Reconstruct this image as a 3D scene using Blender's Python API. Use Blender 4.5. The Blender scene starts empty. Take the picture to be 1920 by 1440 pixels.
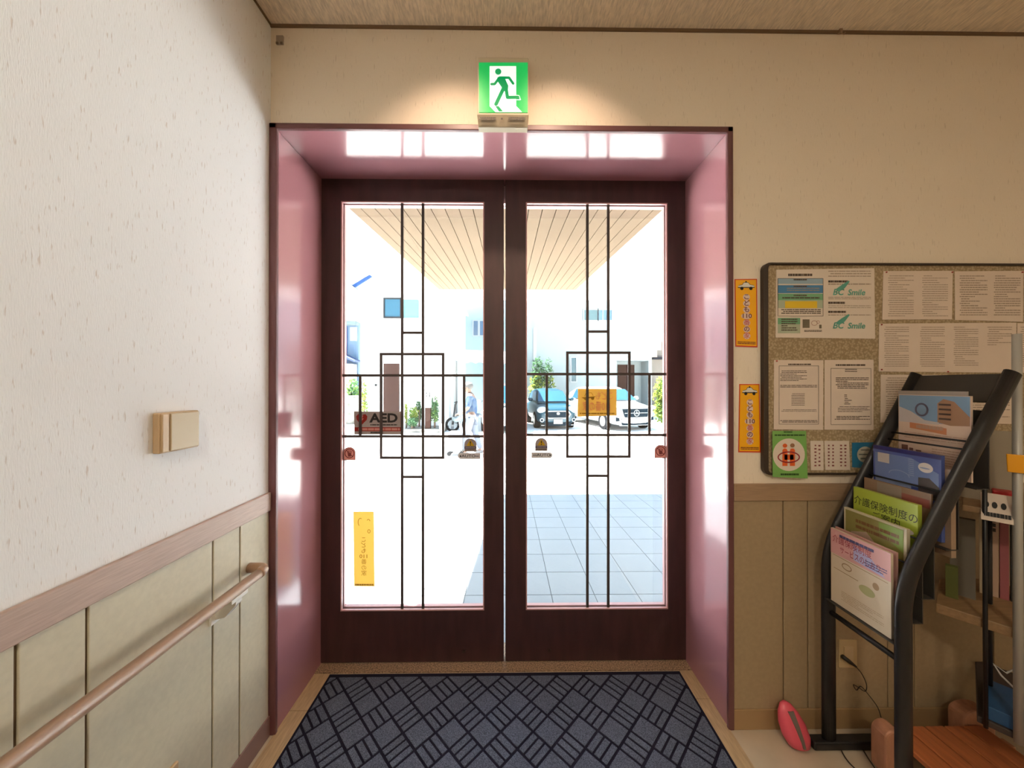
import bpy, bmesh, math, random
from mathutils import Vector, Matrix
random.seed(7)
C = bpy.context.scene.collection
scene = bpy.context.scene

# ------------------------------------------------------------------ camera
H = 1.45                      # eye height
F = 640.0                     # focal length in pixels of the 1920 wide frame
YAW, PITCH = math.radians(0.627), math.radians(0.18)
cam_d = bpy.data.cameras.new('camera')
cam_d.sensor_width = 36.0
cam_d.lens = 36.0 * F / 1920.0
cam_d.clip_start = 0.02
cam_d.clip_end = 300
cam = bpy.data.objects.new('camera', cam_d)
C.objects.link(cam)
cam.location = (0, 0, H)
cam.rotation_euler = (math.radians(90) + PITCH, 0, -YAW)
scene.camera = cam

# ------------------------------------------------------------------ world, sun, exposure
scene.view_settings.view_transform = 'Standard'
scene.view_settings.look = 'None'
scene.view_settings.exposure = 0.47
scene.view_settings.gamma = 1.0
scene.view_settings.use_curve_mapping = False
scene.cycles.use_denoising = True
scene.cycles.max_bounces = 10
scene.cycles.diffuse_bounces = 6
scene.cycles.transparent_max_bounces = 12
scene.cycles.sample_clamp_indirect = 8
w = bpy.data.worlds.new('sky')
scene.world = w
w.use_nodes = True
nt = w.node_tree
bg = nt.nodes['Background']
tc = nt.nodes.new('ShaderNodeTexCoord')
sep = nt.nodes.new('ShaderNodeSeparateXYZ')
rmp = nt.nodes.new('ShaderNodeValToRGB')
nt.links.new(tc.outputs['Generated'], sep.inputs[0])
nt.links.new(sep.outputs['Z'], rmp.inputs[0])
nt.links.new(rmp.outputs[0], bg.inputs['Color'])
rmp.color_ramp.elements[0].color = (0.82, 0.93, 1.0, 1)
rmp.color_ramp.elements[1].color = (0.40, 0.66, 1.0, 1)
rmp.color_ramp.elements[1].position = 0.8
bg.inputs['Strength'].default_value = 2.5
sun_d = bpy.data.lights.new('sun', 'SUN')
sun_d.energy = 62.0
sun_d.angle = math.radians(0.6)
sun_d.color = (1.0, 0.96, 0.9)
sun = bpy.data.objects.new('sun', sun_d)
C.objects.link(sun)
sun.rotation_euler = Vector((1.15, -0.30, -2.75)).to_track_quat('-Z', 'Y').to_euler()
sun.location = (-6, 4, 12)

# unseen lamps added to fill the room, then the downlights (their fixtures are built further down)
FILL_LAMPS = [  # x, y, size, watts, colour
    (1.9, -0.9, 0.9, 3.5, (1.0, 0.88, 0.66)),
    (-0.03, -1.3, 0.42, 30, (1.0, 0.88, 0.68)),
    (2.6, -2.4, 0.9, 7, (1.0, 0.90, 0.74)),
]
SPOTS = [(-0.235, 1.02), (0.215, 1.02)]
CEIL = 2.96
for x, y, s, e, col in FILL_LAMPS:
    d = bpy.data.lights.new('fill_lamp', 'AREA')
    d.shape = 'DISK'; d.size = s * 0.8; d.energy = e; d.color = col
    o = bpy.data.objects.new('fill_lamp_light', d); C.objects.link(o)
    o.location = (x, y, CEIL - 0.085)
for x, y in SPOTS:
    d = bpy.data.lights.new('downlight', 'SPOT')
    d.energy = 21; d.color = (1.0, 0.72, 0.52); d.spot_size = math.radians(86); d.spot_blend = 1.0
    d.shadow_soft_size = 0.03
    o = bpy.data.objects.new('downlight_light', d); C.objects.link(o)
    o.location = (x, y, CEIL - 0.02)
    o.rotation_euler = (math.radians(24), 0, 0)      # swivelled towards the doorway

# ------------------------------------------------------------------ projection helpers (metres from measured pixels of the photograph)
def ray(px, py):
    d = Vector(((px - 960) / F, 1.0, -(py - 720) / F))
    d = Matrix.Rotation(PITCH, 3, 'X') @ d
    return Matrix.Rotation(-YAW, 3, 'Z') @ d
def PY(px, py, Y):
    d = ray(px, py); t = Y / d.y
    return Vector((d.x * t, Y, H + d.z * t))
def PX(px, py, X):
    d = ray(px, py); t = X / d.x
    return Vector((X, d.y * t, H + d.z * t))
def on_y(Y):
    """a drawing surface facing the camera: (px, py, lift) -> point on the plane y = Y"""
    return lambda a, b, off=0.0: PY(a, b, Y) - Vector((0, off, 0))

# ------------------------------------------------------------------ materials
MATS = {}
def mat(name, col, rough=0.6, metal=0.0, spec=0.5, noise=0.0, nscale=20, stretch=(1, 1, 1), bump=0.0, bscale=None,
        coat=0.0, emit=None, estr=0.0, alt=None, trans=0.0):
    if name in MATS: return MATS[name]
    m = bpy.data.materials.new(name); m.use_nodes = True
    n = m.node_tree.nodes; L = m.node_tree.links; b = n['Principled BSDF']
    b.inputs['Base Color'].default_value = (*col, 1)
    b.inputs['Roughness'].default_value = rough
    b.inputs['Metallic'].default_value = metal
    b.inputs['Specular IOR Level'].default_value = spec
    b.inputs['Coat Weight'].default_value = coat
    b.inputs['Coat Roughness'].default_value = 0.08
    if emit:
        b.inputs['Emission Color'].default_value = (*emit, 1)
        b.inputs['Emission Strength'].default_value = estr
    if noise or bump:
        t = n.new('ShaderNodeTexCoord'); mp = n.new('ShaderNodeMapping'); mp.inputs['Scale'].default_value = stretch
        L.new(t.outputs['Object'], mp.inputs[0])
        nz = n.new('ShaderNodeTexNoise'); nz.inputs['Scale'].default_value = nscale; nz.inputs['Detail'].default_value = 5
        L.new(mp.outputs[0], nz.inputs['Vector'])
        if noise:
            r = n.new('ShaderNodeValToRGB')
            a = alt or tuple(c * (1 - noise) for c in col)
            r.color_ramp.elements[0].color = (*a, 1); r.color_ramp.elements[0].position = 0.32
            r.color_ramp.elements[1].color = (*tuple(min(1, c * (1 + noise * 0.35)) for c in col), 1); r.color_ramp.elements[1].position = 0.66
            L.new(nz.outputs['Fac'], r.inputs[0]); L.new(r.outputs[0], b.inputs['Base Color'])
        if bump:
            bp = n.new('ShaderNodeBump'); bp.inputs['Strength'].default_value = bump; bp.inputs['Distance'].default_value = 0.004
            if bscale:
                n2 = n.new('ShaderNodeTexNoise'); n2.inputs['Scale'].default_value = bscale; n2.inputs['Detail'].default_value = 3
                L.new(mp.outputs[0], n2.inputs['Vector']); L.new(n2.outputs['Fac'], bp.inputs['Height'])
            else:
                L.new(nz.outputs['Fac'], bp.inputs['Height'])
            L.new(bp.outputs[0], b.inputs['Normal'])
    MATS[name] = m
    return m

def wallpaper(name, col, mark, amount):
    """woven wallpaper: short vertical flecks and a fine relief"""
    m = bpy.data.materials.new(name); m.use_nodes = True
    n = m.node_tree.nodes; L = m.node_tree.links; b = n['Principled BSDF']
    t = n.new('ShaderNodeTexCoord'); mp = n.new('ShaderNodeMapping'); mp.inputs['Scale'].default_value = (190, 190, 26)
    L.new(t.outputs['Object'], mp.inputs[0])
    nz = n.new('ShaderNodeTexNoise'); nz.inputs['Scale'].default_value = 1.0; nz.inputs['Detail'].default_value = 2
    L.new(mp.outputs[0], nz.inputs['Vector'])
    r = n.new('ShaderNodeValToRGB')
    r.color_ramp.elements[0].color = (*mark, 1); r.color_ramp.elements[0].position = amount
    r.color_ramp.elements[1].color = (*col, 1); r.color_ramp.elements[1].position = amount + 0.09
    L.new(nz.outputs['Fac'], r.inputs[0]); L.new(r.outputs[0], b.inputs['Base Color'])
    bp = n.new('ShaderNodeBump'); bp.inputs['Strength'].default_value = 0.35; bp.inputs['Distance'].default_value = 0.002
    n2 = n.new('ShaderNodeTexNoise'); n2.inputs['Scale'].default_value = 2.2
    L.new(mp.outputs[0], n2.inputs['Vector']); L.new(n2.outputs['Fac'], bp.inputs['Height']); L.new(bp.outputs[0], b.inputs['Normal'])
    b.inputs['Roughness'].default_value = 0.85
    b.inputs['Specular IOR Level'].default_value = 0.2
    return m

def glass_mat(name, tint=(1, 1, 1), refl=1.0):
    m = bpy.data.materials.new(name); m.use_nodes = True
    n = m.node_tree.nodes; L = m.node_tree.links
    for x in list(n): n.remove(x)
    out = n.new('ShaderNodeOutputMaterial'); mix = n.new('ShaderNodeMixShader')
    tr = n.new('ShaderNodeBsdfTransparent'); tr.inputs[0].default_value = (*tint, 1)
    gl = n.new('ShaderNodeBsdfGlossy'); gl.inputs['Roughness'].default_value = 0.01
    gl.inputs['Color'].default_value = (refl, refl, refl, 1)
    # mirror share by angle (Schlick), the same from both faces of the pane
    ge = n.new('ShaderNodeNewGeometry'); dt = n.new('ShaderNodeVectorMath'); dt.operation = 'DOT_PRODUCT'
    L.new(ge.outputs['Incoming'], dt.inputs[0]); L.new(ge.outputs['Normal'], dt.inputs[1])
    prev = dt.outputs['Value']
    for op, a, b in (('ABSOLUTE', None, 0), ('SUBTRACT', 1.0, None), ('POWER', None, 5.0), ('MULTIPLY_ADD', None, 0.96)):
        mm = n.new('ShaderNodeMath'); mm.operation = op
        if op == 'SUBTRACT': mm.inputs[0].default_value = a; L.new(prev, mm.inputs[1])
        else:
            L.new(prev, mm.inputs[0]); mm.inputs[1].default_value = b
            if op == 'MULTIPLY_ADD': mm.inputs[2].default_value = 0.04
        prev = mm.outputs[0]
    L.new(prev, mix.inputs[0]); L.new(tr.outputs[0], mix.inputs[1]); L.new(gl.outputs[0], mix.inputs[2])
    L.new(mix.outputs[0], out.inputs[0])
    return m

def translucent_mat(name, col, trans=0.6):
    """sticker film or printed plastic with daylight coming through it"""
    if name in MATS: return MATS[name]
    m = bpy.data.materials.new(name); m.use_nodes = True
    n = m.node_tree.nodes; L = m.node_tree.links
    for x in list(n): n.remove(x)
    out = n.new('ShaderNodeOutputMaterial'); mix = n.new('ShaderNodeMixShader'); mix.inputs[0].default_value = trans
    d = n.new('ShaderNodeBsdfDiffuse'); d.inputs[0].default_value = (*col, 1)
    t = n.new('ShaderNodeBsdfTranslucent'); t.inputs[0].default_value = (*col, 1)
    L.new(d.outputs[0], mix.inputs[1]); L.new(t.outputs[0], mix.inputs[2]); L.new(mix.outputs[0], out.inputs[0])
    MATS[name] = m
    return m

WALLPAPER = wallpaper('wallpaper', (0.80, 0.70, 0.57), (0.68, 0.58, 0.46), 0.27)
WALLPAPER_L = wallpaper('wallpaper_side', (0.86, 0.86, 0.86), (0.68, 0.62, 0.58), 0.275)  # same wallpaper as the front wall, daylight put into its whiter colour
CEILING = mat('ceiling_board', (0.84, 0.72, 0.56), 0.9, spec=0.1, noise=0.22, nscale=1, stretch=(150, 30, 10), bump=0.4)
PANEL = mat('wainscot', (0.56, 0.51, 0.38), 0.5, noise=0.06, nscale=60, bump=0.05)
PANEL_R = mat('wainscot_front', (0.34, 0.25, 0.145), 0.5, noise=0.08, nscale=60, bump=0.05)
GROOVE = mat('groove', (0.16, 0.10, 0.05), 0.8)
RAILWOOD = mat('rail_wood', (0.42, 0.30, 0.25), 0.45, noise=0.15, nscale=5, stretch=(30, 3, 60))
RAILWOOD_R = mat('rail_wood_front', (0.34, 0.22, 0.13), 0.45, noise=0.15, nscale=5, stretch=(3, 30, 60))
FLOORM = mat('vinyl_floor', (0.46, 0.38, 0.28), 0.35, noise=0.12, nscale=6, bump=0.02)
TAN = mat('mat_surround', (0.40, 0.28, 0.16), 0.4, noise=0.25, nscale=4, stretch=(40, 4, 40))
PINK = mat('pink_enamel', (0.36, 0.165, 0.185), 0.15, spec=0.6, bump=0.012, nscale=220, coat=0.15)
CASING = mat('casing', (0.13, 0.048, 0.05), 0.4)
DOORWOOD = mat('door_wood', (0.045, 0.016, 0.017), 0.5, noise=0.3, nscale=4, stretch=(6, 6, 1), bump=0.02)
BEAD = mat('glazing_bead', (0.45, 0.25, 0.25), 0.4)
BAR = mat('leading', (0.045, 0.032, 0.028), 0.5, metal=0.0)
GLASS = glass_mat('door_glass', (0.97, 0.985, 0.985))
BLACK = mat('black_metal', (0.012, 0.011, 0.012), 0.38, spec=0.45)
WHITE = mat('white_plastic', (0.75, 0.72, 0.66), 0.45)
PAPER = mat('paper', (0.72, 0.60, 0.50), 0.7, noise=0.04, nscale=9)
INK = mat('ink', (0.10, 0.07, 0.05), 0.8)
INKL = mat('ink_light', (0.36, 0.28, 0.21), 0.8)

# ------------------------------------------------------------------ mesh builder
class MB:
    def __init__(s): s.v = []; s.f = []
    def add(s, vs, fs):
        k = len(s.v); s.v += [tuple(x) for x in vs]; s.f += [tuple(i + k for i in f) for f in fs]; return s
    def box(s, x0, y0, z0, x1, y1, z1):
        x0, x1 = sorted((x0, x1)); y0, y1 = sorted((y0, y1)); z0, z1 = sorted((z0, z1))
        return s.add([(x0,y0,z0),(x1,y0,z0),(x1,y1,z0),(x0,y1,z0),(x0,y0,z1),(x1,y0,z1),(x1,y1,z1),(x0,y1,z1)],
                     [(3,2,1,0),(4,5,6,7),(0,1,5,4),(1,2,6,5),(2,3,7,6),(3,0,4,7)])
    def hexa(s, a, b):
        """two quads of four points each joined into a solid"""
        return s.add(list(a) + list(b), [(3,2,1,0),(4,5,6,7),(0,1,5,4),(1,2,6,5),(2,3,7,6),(3,0,4,7)])
    def prism(s, pts, d):
        n = len(pts); d = Vector(d)
        return s.add([Vector(p) for p in pts] + [Vector(p) + d for p in pts],
                     [tuple(reversed(range(n))), tuple(range(n, 2*n))] + [(i, (i+1) % n, n + (i+1) % n, n + i) for i in range(n)])
    def tube(s, path, r, seg=10, flat=None, closed=False):
        """round tube through points; flat=(axis vector, factor) squashes it"""
        path = [Vector(p) for p in path]; n = len(path); rings = []
        prev = None
        for i, p in enumerate(path):
            a = path[max(i-1, 0)]; b = path[min(i+1, n-1)]
            if closed: a = path[(i-1) % n]; b = path[(i+1) % n]
            t = (b - a).normalized()
            if prev is None:
                up = Vector((0,0,1)) if abs(t.z) < 0.9 else Vector((0,1,0))
                u = t.cross(up).normalized()
            else:
                u = (prev - t * prev.dot(t)).normalized()
            prev = u; v = t.cross(u)
            rr = r[i] if isinstance(r, (list, tuple)) else r
            ring = []
            for k in range(seg):
                q = u * math.cos(2*math.pi*k/seg) * rr + v * math.sin(2*math.pi*k/seg) * rr
                if flat:
                    ax = Vector(flat[0]).normalized(); q = q + ax * q.dot(ax) * (flat[1] - 1)
                ring.append(p + q)
            rings.append(ring)
        vs = [q for r_ in rings for q in r_]; fs = []
        for i in range(n if closed else n-1):
            j = (i+1) % n
            for k in range(seg):
                fs.append((i*seg+k, i*seg+(k+1) % seg, j*seg+(k+1) % seg, j*seg+k))
        if not closed:
            fs.append(tuple(reversed(range(seg)))); fs.append(tuple((n-1)*seg + k for k in range(seg)))
        return s.add(vs, fs)
    def cyl(s, a, b, r, seg=16): return s.tube([a, b], r, seg)
    def ball(s, c, r, seg=14, rings=8):
        c = Vector(c); r = Vector(r) if not isinstance(r, (int, float)) else Vector((r, r, r))
        vs = [c + Vector((0,0,-r.z))]
        for i in range(1, rings):
            a = -math.pi/2 + math.pi*i/rings
            for k in range(seg):
                t = 2*math.pi*k/seg
                vs.append(c + Vector((r.x*math.cos(a)*math.cos(t), r.y*math.cos(a)*math.sin(t), r.z*math.sin(a))))
        vs.append(c + Vector((0,0,r.z))); fs = []
        for k in range(seg):
            fs.append((0, 1+(k+1) % seg, 1+k)); b = 1+(rings-2)*seg
            fs.append((b+k, b+(k+1) % seg, len(vs)-1))
        for i in range(rings-2):
            for k in range(seg):
                a = 1+i*seg
                fs.append((a+k, a+(k+1) % seg, a+seg+(k+1) % seg, a+seg+k))
        return s.add(vs, fs)
    def loft(s, rings, cap=True):
        n = len(rings[0]); vs = [p for r in rings for p in r]; fs = []
        for i in range(len(rings)-1):
            for k in range(n):
                fs.append((i*n+k, i*n+(k+1) % n, (i+1)*n+(k+1) % n, (i+1)*n+k))
        if cap:
            fs.append(tuple(reversed(range(n)))); fs.append(tuple((len(rings)-1)*n+k for k in range(n)))
        return s.add(vs, fs)
    # --- drawing on a surface: M maps (a, b, lift) to the world
    def poly(s, M, pts, off=0.0, thick=0.0):
        if thick:
            a = [M(x, y, off + thick) for x, y in pts]; b = [M(x, y, off) for x, y in pts]; n = len(pts)
            return s.add(a + b, [tuple(range(n)), tuple(reversed(range(n, 2*n)))] + [(i, n+i, n+(i+1) % n, (i+1) % n) for i in range(n)])
        return s.add([M(x, y, off) for x, y in pts], [tuple(range(len(pts)))])
    def rect(s, M, x0, y0, x1, y1, off=0.0, thick=0.0):
        return s.poly(M, [(x0,y0),(x0,y1),(x1,y1),(x1,y0)], off, thick)
    def disc(s, M, x, y, rx, ry=None, off=0.0, thick=0.0, n=24):
        ry = ry or rx
        return s.poly(M, [(x+rx*math.cos(-2*math.pi*k/n), y+ry*math.sin(-2*math.pi*k/n)) for k in range(n)], off, thick)
    def ring(s, M, x, y, rx, ry, t, off=0.0, n=28, a0=0, a1=360):
        for k in range(n):
            p, q = math.radians(a0+(a1-a0)*k/n), math.radians(a0+(a1-a0)*(k+1)/n)
            s.poly(M, [(x+(rx-t)*math.cos(p), y+(ry-t)*math.sin(p)), (x+rx*math.cos(p), y+ry*math.sin(p)),
                       (x+rx*math.cos(q), y+ry*math.sin(q)), (x+(rx-t)*math.cos(q), y+(ry-t)*math.sin(q))], off)
        return s
    def stroke(s, M, pts, t, off=0.0):
        for (x0, y0), (x1, y1) in zip(pts, pts[1:]):
            d = math.hypot(x1-x0, y1-y0) or 1; nx, ny = -(y1-y0)/d*t/2, (x1-x0)/d*t/2
            s.poly(M, [(x0+nx,y0+ny),(x1+nx,y1+ny),(x1-nx,y1-ny),(x0-nx,y0-ny)], off)
        return s
    def text(s, M, string, x, y, size, off=0.0, bold=0.0, mirror=False, wx=1.0, shear=0.0):
        """lettering centred at (x, y) of a surface whose second axis runs downwards; size = cap height in surface units"""
        cu = bpy.data.curves.new('t', 'FONT'); cu.body = string; cu.align_x = 'CENTER'; cu.align_y = 'CENTER'
        cu.size = 1.0; cu.offset = bold; cu.resolution_u = 3
        o = bpy.data.objects.new('t', cu); C.objects.link(o)
        dg = bpy.context.evaluated_depsgraph_get(); dg.update()
        me = o.evaluated_get(dg).to_mesh()
        k = size / 0.72; sg = -1 if mirror else 1
        vs = [M(x + sg*wx*k*(v.co.x + shear*v.co.y), y - k*v.co.y, off) for v in me.vertices]
        fs = [tuple(p.vertices) for p in me.polygons]
        o.evaluated_get(dg).to_mesh_clear()
        C.objects.unlink(o); bpy.data.objects.remove(o); bpy.data.curves.remove(cu)
        return s.add(vs, fs)
    def lines(s, M, x0, y0, x1, y1, n, h=0.55, off=0.0, seed=0, full=0.5):
        """unreadable rows of small print"""
        R = random.Random(seed); dy = (y1-y0)/n
        for i in range(n):
            e = x1 if R.random() < full else x0+(x1-x0)*R.uniform(0.35, 0.95)
            x = x0 + (x1-x0)*(R.choice((0, 0, 0.05)))
            while x < e:
                wd = R.uniform(0.03, 0.16)*(x1-x0)
                s.rect(M, x, y0+i*dy, min(e, x+wd), y0+i*dy+dy*h, off); x += wd + (x1-x0)*0.012
        return s
    def clusters(s):
        """the groups of islands that lie clearly apart, as lists of faces"""
        root = list(range(len(s.v)))
        def find(i):
            while root[i] != i: root[i] = root[root[i]]; i = root[i]
            return i
        for f in s.f:
            a = find(f[0])
            for i in f[1:]: root[find(i)] = a
        isl = {}
        for k, f in enumerate(s.f): isl.setdefault(find(f[0]), []).append(k)
        isl = list(isl.values())
        if not 1 < len(isl) <= 500: return [list(range(len(s.f)))]
        bx = []
        for fs in isl:
            p = [s.v[i] for k in fs for i in s.f[k]]
            bx.append([(min(q[a] for q in p), max(q[a] for q in p)) for a in range(3)])
        sz = [max(h - l for l, h in b) for b in bx]
        grp = list(range(len(isl)))
        def g(i):
            while grp[i] != i: grp[i] = grp[grp[i]]; i = grp[i]
            return i
        for i in range(len(isl)):
            for j in range(i):
                if g(i) == g(j): continue
                d = math.sqrt(sum(max(0, bx[i][a][0]-bx[j][a][1], bx[j][a][0]-bx[i][a][1])**2 for a in range(3)))
                if d <= max(0.02, 0.5*max(sz[i], sz[j])) - 1e-6: grp[g(i)] = g(j)
        out = {}
        for i, fs in enumerate(isl): out.setdefault(g(i), []).extend(fs)
        return list(out.values())
    def build(s, name, m, parent=None, bevel=0.0, smooth=False, sub=0, seg=2):
        if parent is not None and name != 'foliage':
            cl = s.clusters()
            if 1 < len(cl) <= 16:
                first = None
                for fs in cl:
                    q = MB(); mp_ = {}
                    for k in fs:
                        q.f.append(tuple(mp_.setdefault(i, len(mp_)) for i in s.f[k]))
                    q.v = [s.v[i] for i in mp_]
                    o = q.build(name, m, parent, bevel, smooth, sub, seg)
                    first = first or o
                return first
        me = bpy.data.meshes.new(name); me.from_pydata(s.v, [], s.f); me.update()
        o = bpy.data.objects.new(name, me); C.objects.link(o)
        me.materials.append(m)
        if smooth:
            for p in me.polygons: p.use_smooth = True
        if bevel:
            md = o.modifiers.new('edge', 'BEVEL'); md.width = bevel; md.segments = seg; md.limit_method = 'ANGLE'
            md.angle_limit = math.radians(40)
        if sub:
            md = o.modifiers.new('round', 'SUBSURF'); md.levels = sub; md.render_levels = sub
        if parent is not None:
            o.parent = parent
            o.matrix_parent_inverse = world_of(parent).inverted()
        return o

def world_of(o):
    m = o.matrix_basis.copy()
    while o.parent is not None:
        m = o.parent.matrix_basis @ o.matrix_parent_inverse @ m if False else (world_of(o.parent) @ o.matrix_parent_inverse @ m)
        break
    return m
def tag(o, label=None, cat=None, group=None, kind=None):
    if label: o['label'] = label
    if cat: o['category'] = cat
    if group: o['group'] = group
    if kind: o['kind'] = kind
    return o
def thing(name, loc, label, cat, group=None, kind=None):
    o = bpy.data.objects.new(name, None); C.objects.link(o); o.location = loc; o.empty_display_size = 0.05
    return tag(o, label, cat, group, kind)
def struct(o): o['kind'] = 'structure'; return o
def copy_tree(o, parent=None):
    c = o.copy(); C.objects.link(c)
    if parent is not None: c.parent = parent
    for ch in list(o.children): copy_tree(ch, c)
    return c

# ------------------------------------------------------------------ measured planes of the room
YW = 1.438          # room face of the front wall
YD = 1.783          # room face of the door leaves
XL = -0.995         # left wall
W = on_y(YW)
OUT = 1.9           # outer face of the front wall
ox0, ox1 = PY(512, 300, YW).x, PY(1370, 300, YW).x     # opening
oz = PY(940, 239, YW).z
jx0, jx1 = ox0 + 0.014, ox1 - 0.014
jz = oz - 0.014

# ------------------------------------------------------------------ room shell
struct(MB().box(-3, -3.6, -0.12, 4.2, YD + 0.06, 0).build('floor', FLOORM))
struct(MB().box(XL - 0.2, -3.6, CEIL, 4.2, OUT, CEIL + 0.15).build('ceiling', CEILING))
struct(MB().box(XL - 0.2, -3.6, 0, XL, OUT, CEIL).build('wall_left', WALLPAPER_L))
fw = MB()
fw.box(ox1, YW, 0, 4.2, OUT, CEIL); fw.box(XL, YW, oz, ox1, OUT, CEIL)
struct(fw.build('wall_front', WALLPAPER))
struct(MB().box(4.0, -3.6, 0, 4.2, YW, CEIL).build('wall_right', WALLPAPER))
struct(MB().box(XL, -3.8, 0, 4.2, -3.6, CEIL).build('wall_back', WALLPAPER))

# enamelled jamb around the doorway: lining boards and the darker casing edge
jb = MB()
jb.box(XL, YW + 0.002, 0, jx0, OUT, jz)
jb.box(jx1, YW + 0.002, 0, ox1, OUT, jz)
jb.box(XL, YW + 0.002, jz, ox1, OUT, oz)
struct(jb.build('trim_1', PINK, bevel=0.002))
cs = MB()
cs.box(XL, YW - 0.012, 0, ox0 + 0.022, YW + 0.004, oz + 0.004)
cs.box(ox1 - 0.02, YW - 0.012, 0, ox1 + 0.004, YW + 0.004, oz + 0.004)
cs.box(XL, YW - 0.012, oz - 0.02, ox1 + 0.004, YW + 0.004, oz + 0.004)
struct(cs.build('trim_2', CASING, bevel=0.003))

# wainscot, chair rails, baseboards
zr1, zr0 = PY(510, 921, YW).z, PY(510, 955, YW).z
zb = PY(1500, 1326, YW).z
lw = MB()
gl = []
k = 0.699
while k > -3.5: gl.append(k); k -= 0.456
gl += [1.156]
gs = sorted([g for g in gl] + [g + 0.1155 for g in gl])
edges = [-3.6] + [g for g in gs if g > -3.6] + [YW - 0.012]
for a, b in zip(edges, edges[1:]):
    lw.box(XL, a + 0.003, zb, XL + 0.006, b - 0.003, zr0)
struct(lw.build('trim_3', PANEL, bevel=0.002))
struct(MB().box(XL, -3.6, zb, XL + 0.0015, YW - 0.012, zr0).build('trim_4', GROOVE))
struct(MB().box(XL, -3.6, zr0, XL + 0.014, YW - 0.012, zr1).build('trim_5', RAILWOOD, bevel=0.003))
struct(MB().box(XL, -3.6, 0, XL + 0.010, YW - 0.012, zb).build('baseboard_left', mat('baseboard_dark', (0.22, 0.13, 0.11), 0.4), bevel=0.002))
zq1, zq0 = PY(1400, 906, YW).z, PY(1400, 938, YW).z
rw = MB()
xs = [ox1 + 0.004, 1.162, 1.267]
while xs[-1] < 3.8: xs.append(xs[-1] + (0.341 if len(xs) % 2 else 0.1155))
xs.append(4.0)
for a, b in zip(xs, xs[1:]):
    rw.box(a + 0.0025, YW - 0.006, zb, b - 0.0025, YW, zq0)
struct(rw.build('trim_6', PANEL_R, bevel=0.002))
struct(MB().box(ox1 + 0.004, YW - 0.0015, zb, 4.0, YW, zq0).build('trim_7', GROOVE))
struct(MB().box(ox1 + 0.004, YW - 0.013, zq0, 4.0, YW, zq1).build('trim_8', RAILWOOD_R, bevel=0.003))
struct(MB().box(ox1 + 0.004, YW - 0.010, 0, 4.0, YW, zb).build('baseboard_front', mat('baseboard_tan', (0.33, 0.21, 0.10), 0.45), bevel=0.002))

# picture rail in the angle of wall and ceiling, with a hook
struct(MB().box(XL, YW - 0.006, CEIL - 0.012, 4.0, YW, CEIL).build('trim_9', mat('picture_rail', (0.16, 0.095, 0.045), 0.6)))
struct(MB().box(XL, -3.6, CEIL - 0.008, XL + 0.005, YW, CEIL).build('trim_10', mat('picture_rail', (0.16, 0.095, 0.045), 0.6)))
hk = thing('picture_hook', PY(1576, 56, YW - 0.006), 'small metal hook hanging from the picture rail under the ceiling', 'hook')
p = PY(1576, 56, YW - 0.01)
MB().box(p.x - 0.006, p.y - 0.004, p.z - 0.01, p.x + 0.006, p.y + 0.01, p.z + 0.006).build('clip', RAILWOOD_R, hk)
MB().tube([p + Vector((0, -0.004, -0.005 - 0)), p + Vector((0, -0.006, -0.022)), p + Vector((0.006, -0.01, -0.029)), p + Vector((0.010, -0.01, -0.02))], 0.0022, 8).build('hook_wire', RAILWOOD_R, hk, smooth=True)
# small grey clip near the corner
gc = thing('wall_clip', PY(526, 77, YW), 'small square grey plastic clip high on the wall near the left corner', 'clip')
MB().rect(W, 519.5, 69, 532.5, 85, 0, 0.007).build('plate', mat('grey_clip', (0.36, 0.29, 0.22), 0.5), gc, bevel=0.001)
MB().rect(W, 520, 82.5, 524, 86, 0.006, 0.004).rect(W, 528, 82.5, 532, 86, 0.006, 0.004).build('tab', mat('clip_tab', (0.16, 0.11, 0.08), 0.5), gc)

# threshold, mat surround and the mat
SILL = mat('granite_sill', (0.30, 0.20, 0.12), 0.5, noise=0.8, nscale=160)
MX0, MX1, MY1 = -0.892, 0.866, 1.722
struct(MB().box(jx0, MY1 + 0.006, 0, jx1, OUT + 0.02, 0.006).build('trim_11', SILL))
sr = MB()
for a, b in ((-1.4, -0.2), (-0.198, 0.8), (0.802, 1.568), (1.57, MY1 + 0.004)):
    sr.box(MX1, a, 0, jx1, b, 0.004)
for a, b in ((-1.4, -0.2), (-0.198, 0.8), (0.802, 1.53), (1.532, MY1 + 0.004)):
    sr.box(jx0 + 0.0, a, 0, MX0, b, 0.004)
struct(sr.build('trim_12', TAN, bevel=0.001))

def clip(poly, x0, y0, x1, y1):
    for ax, lim, sg in ((0, x0, 1), (0, x1, -1), (1, y0, 1), (1, y1, -1)):
        out = []
        for i in range(len(poly)):
            a, b = poly[i], poly[(i+1) % len(poly)]
            ia, ib = (a[ax]-lim)*sg >= 0, (b[ax]-lim)*sg >= 0
            if ia: out.append(a)
            if ia != ib:
                t = (lim-a[ax])/(b[ax]-a[ax]); out.append((a[0]+t*(b[0]-a[0]), a[1]+t*(b[1]-a[1])))
        poly = out
        if len(poly) < 3: return []
    return poly
mt = thing('door_mat', ((MX0+MX1)/2, 1.0, 0), 'dark blue-grey entrance mat with a pattern of diamonds and bars lying before the doors', 'mat')
MB().box(MX0, -1.3, 0, MX1, MY1, 0.003).build('backing', mat('mat_backing', (0.012, 0.011, 0.022), 0.85, spec=0.1), mt)
D = 0.1353; S = D / math.sqrt(2); pm = MB(); cx, cy = 0.036, 1.562
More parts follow.
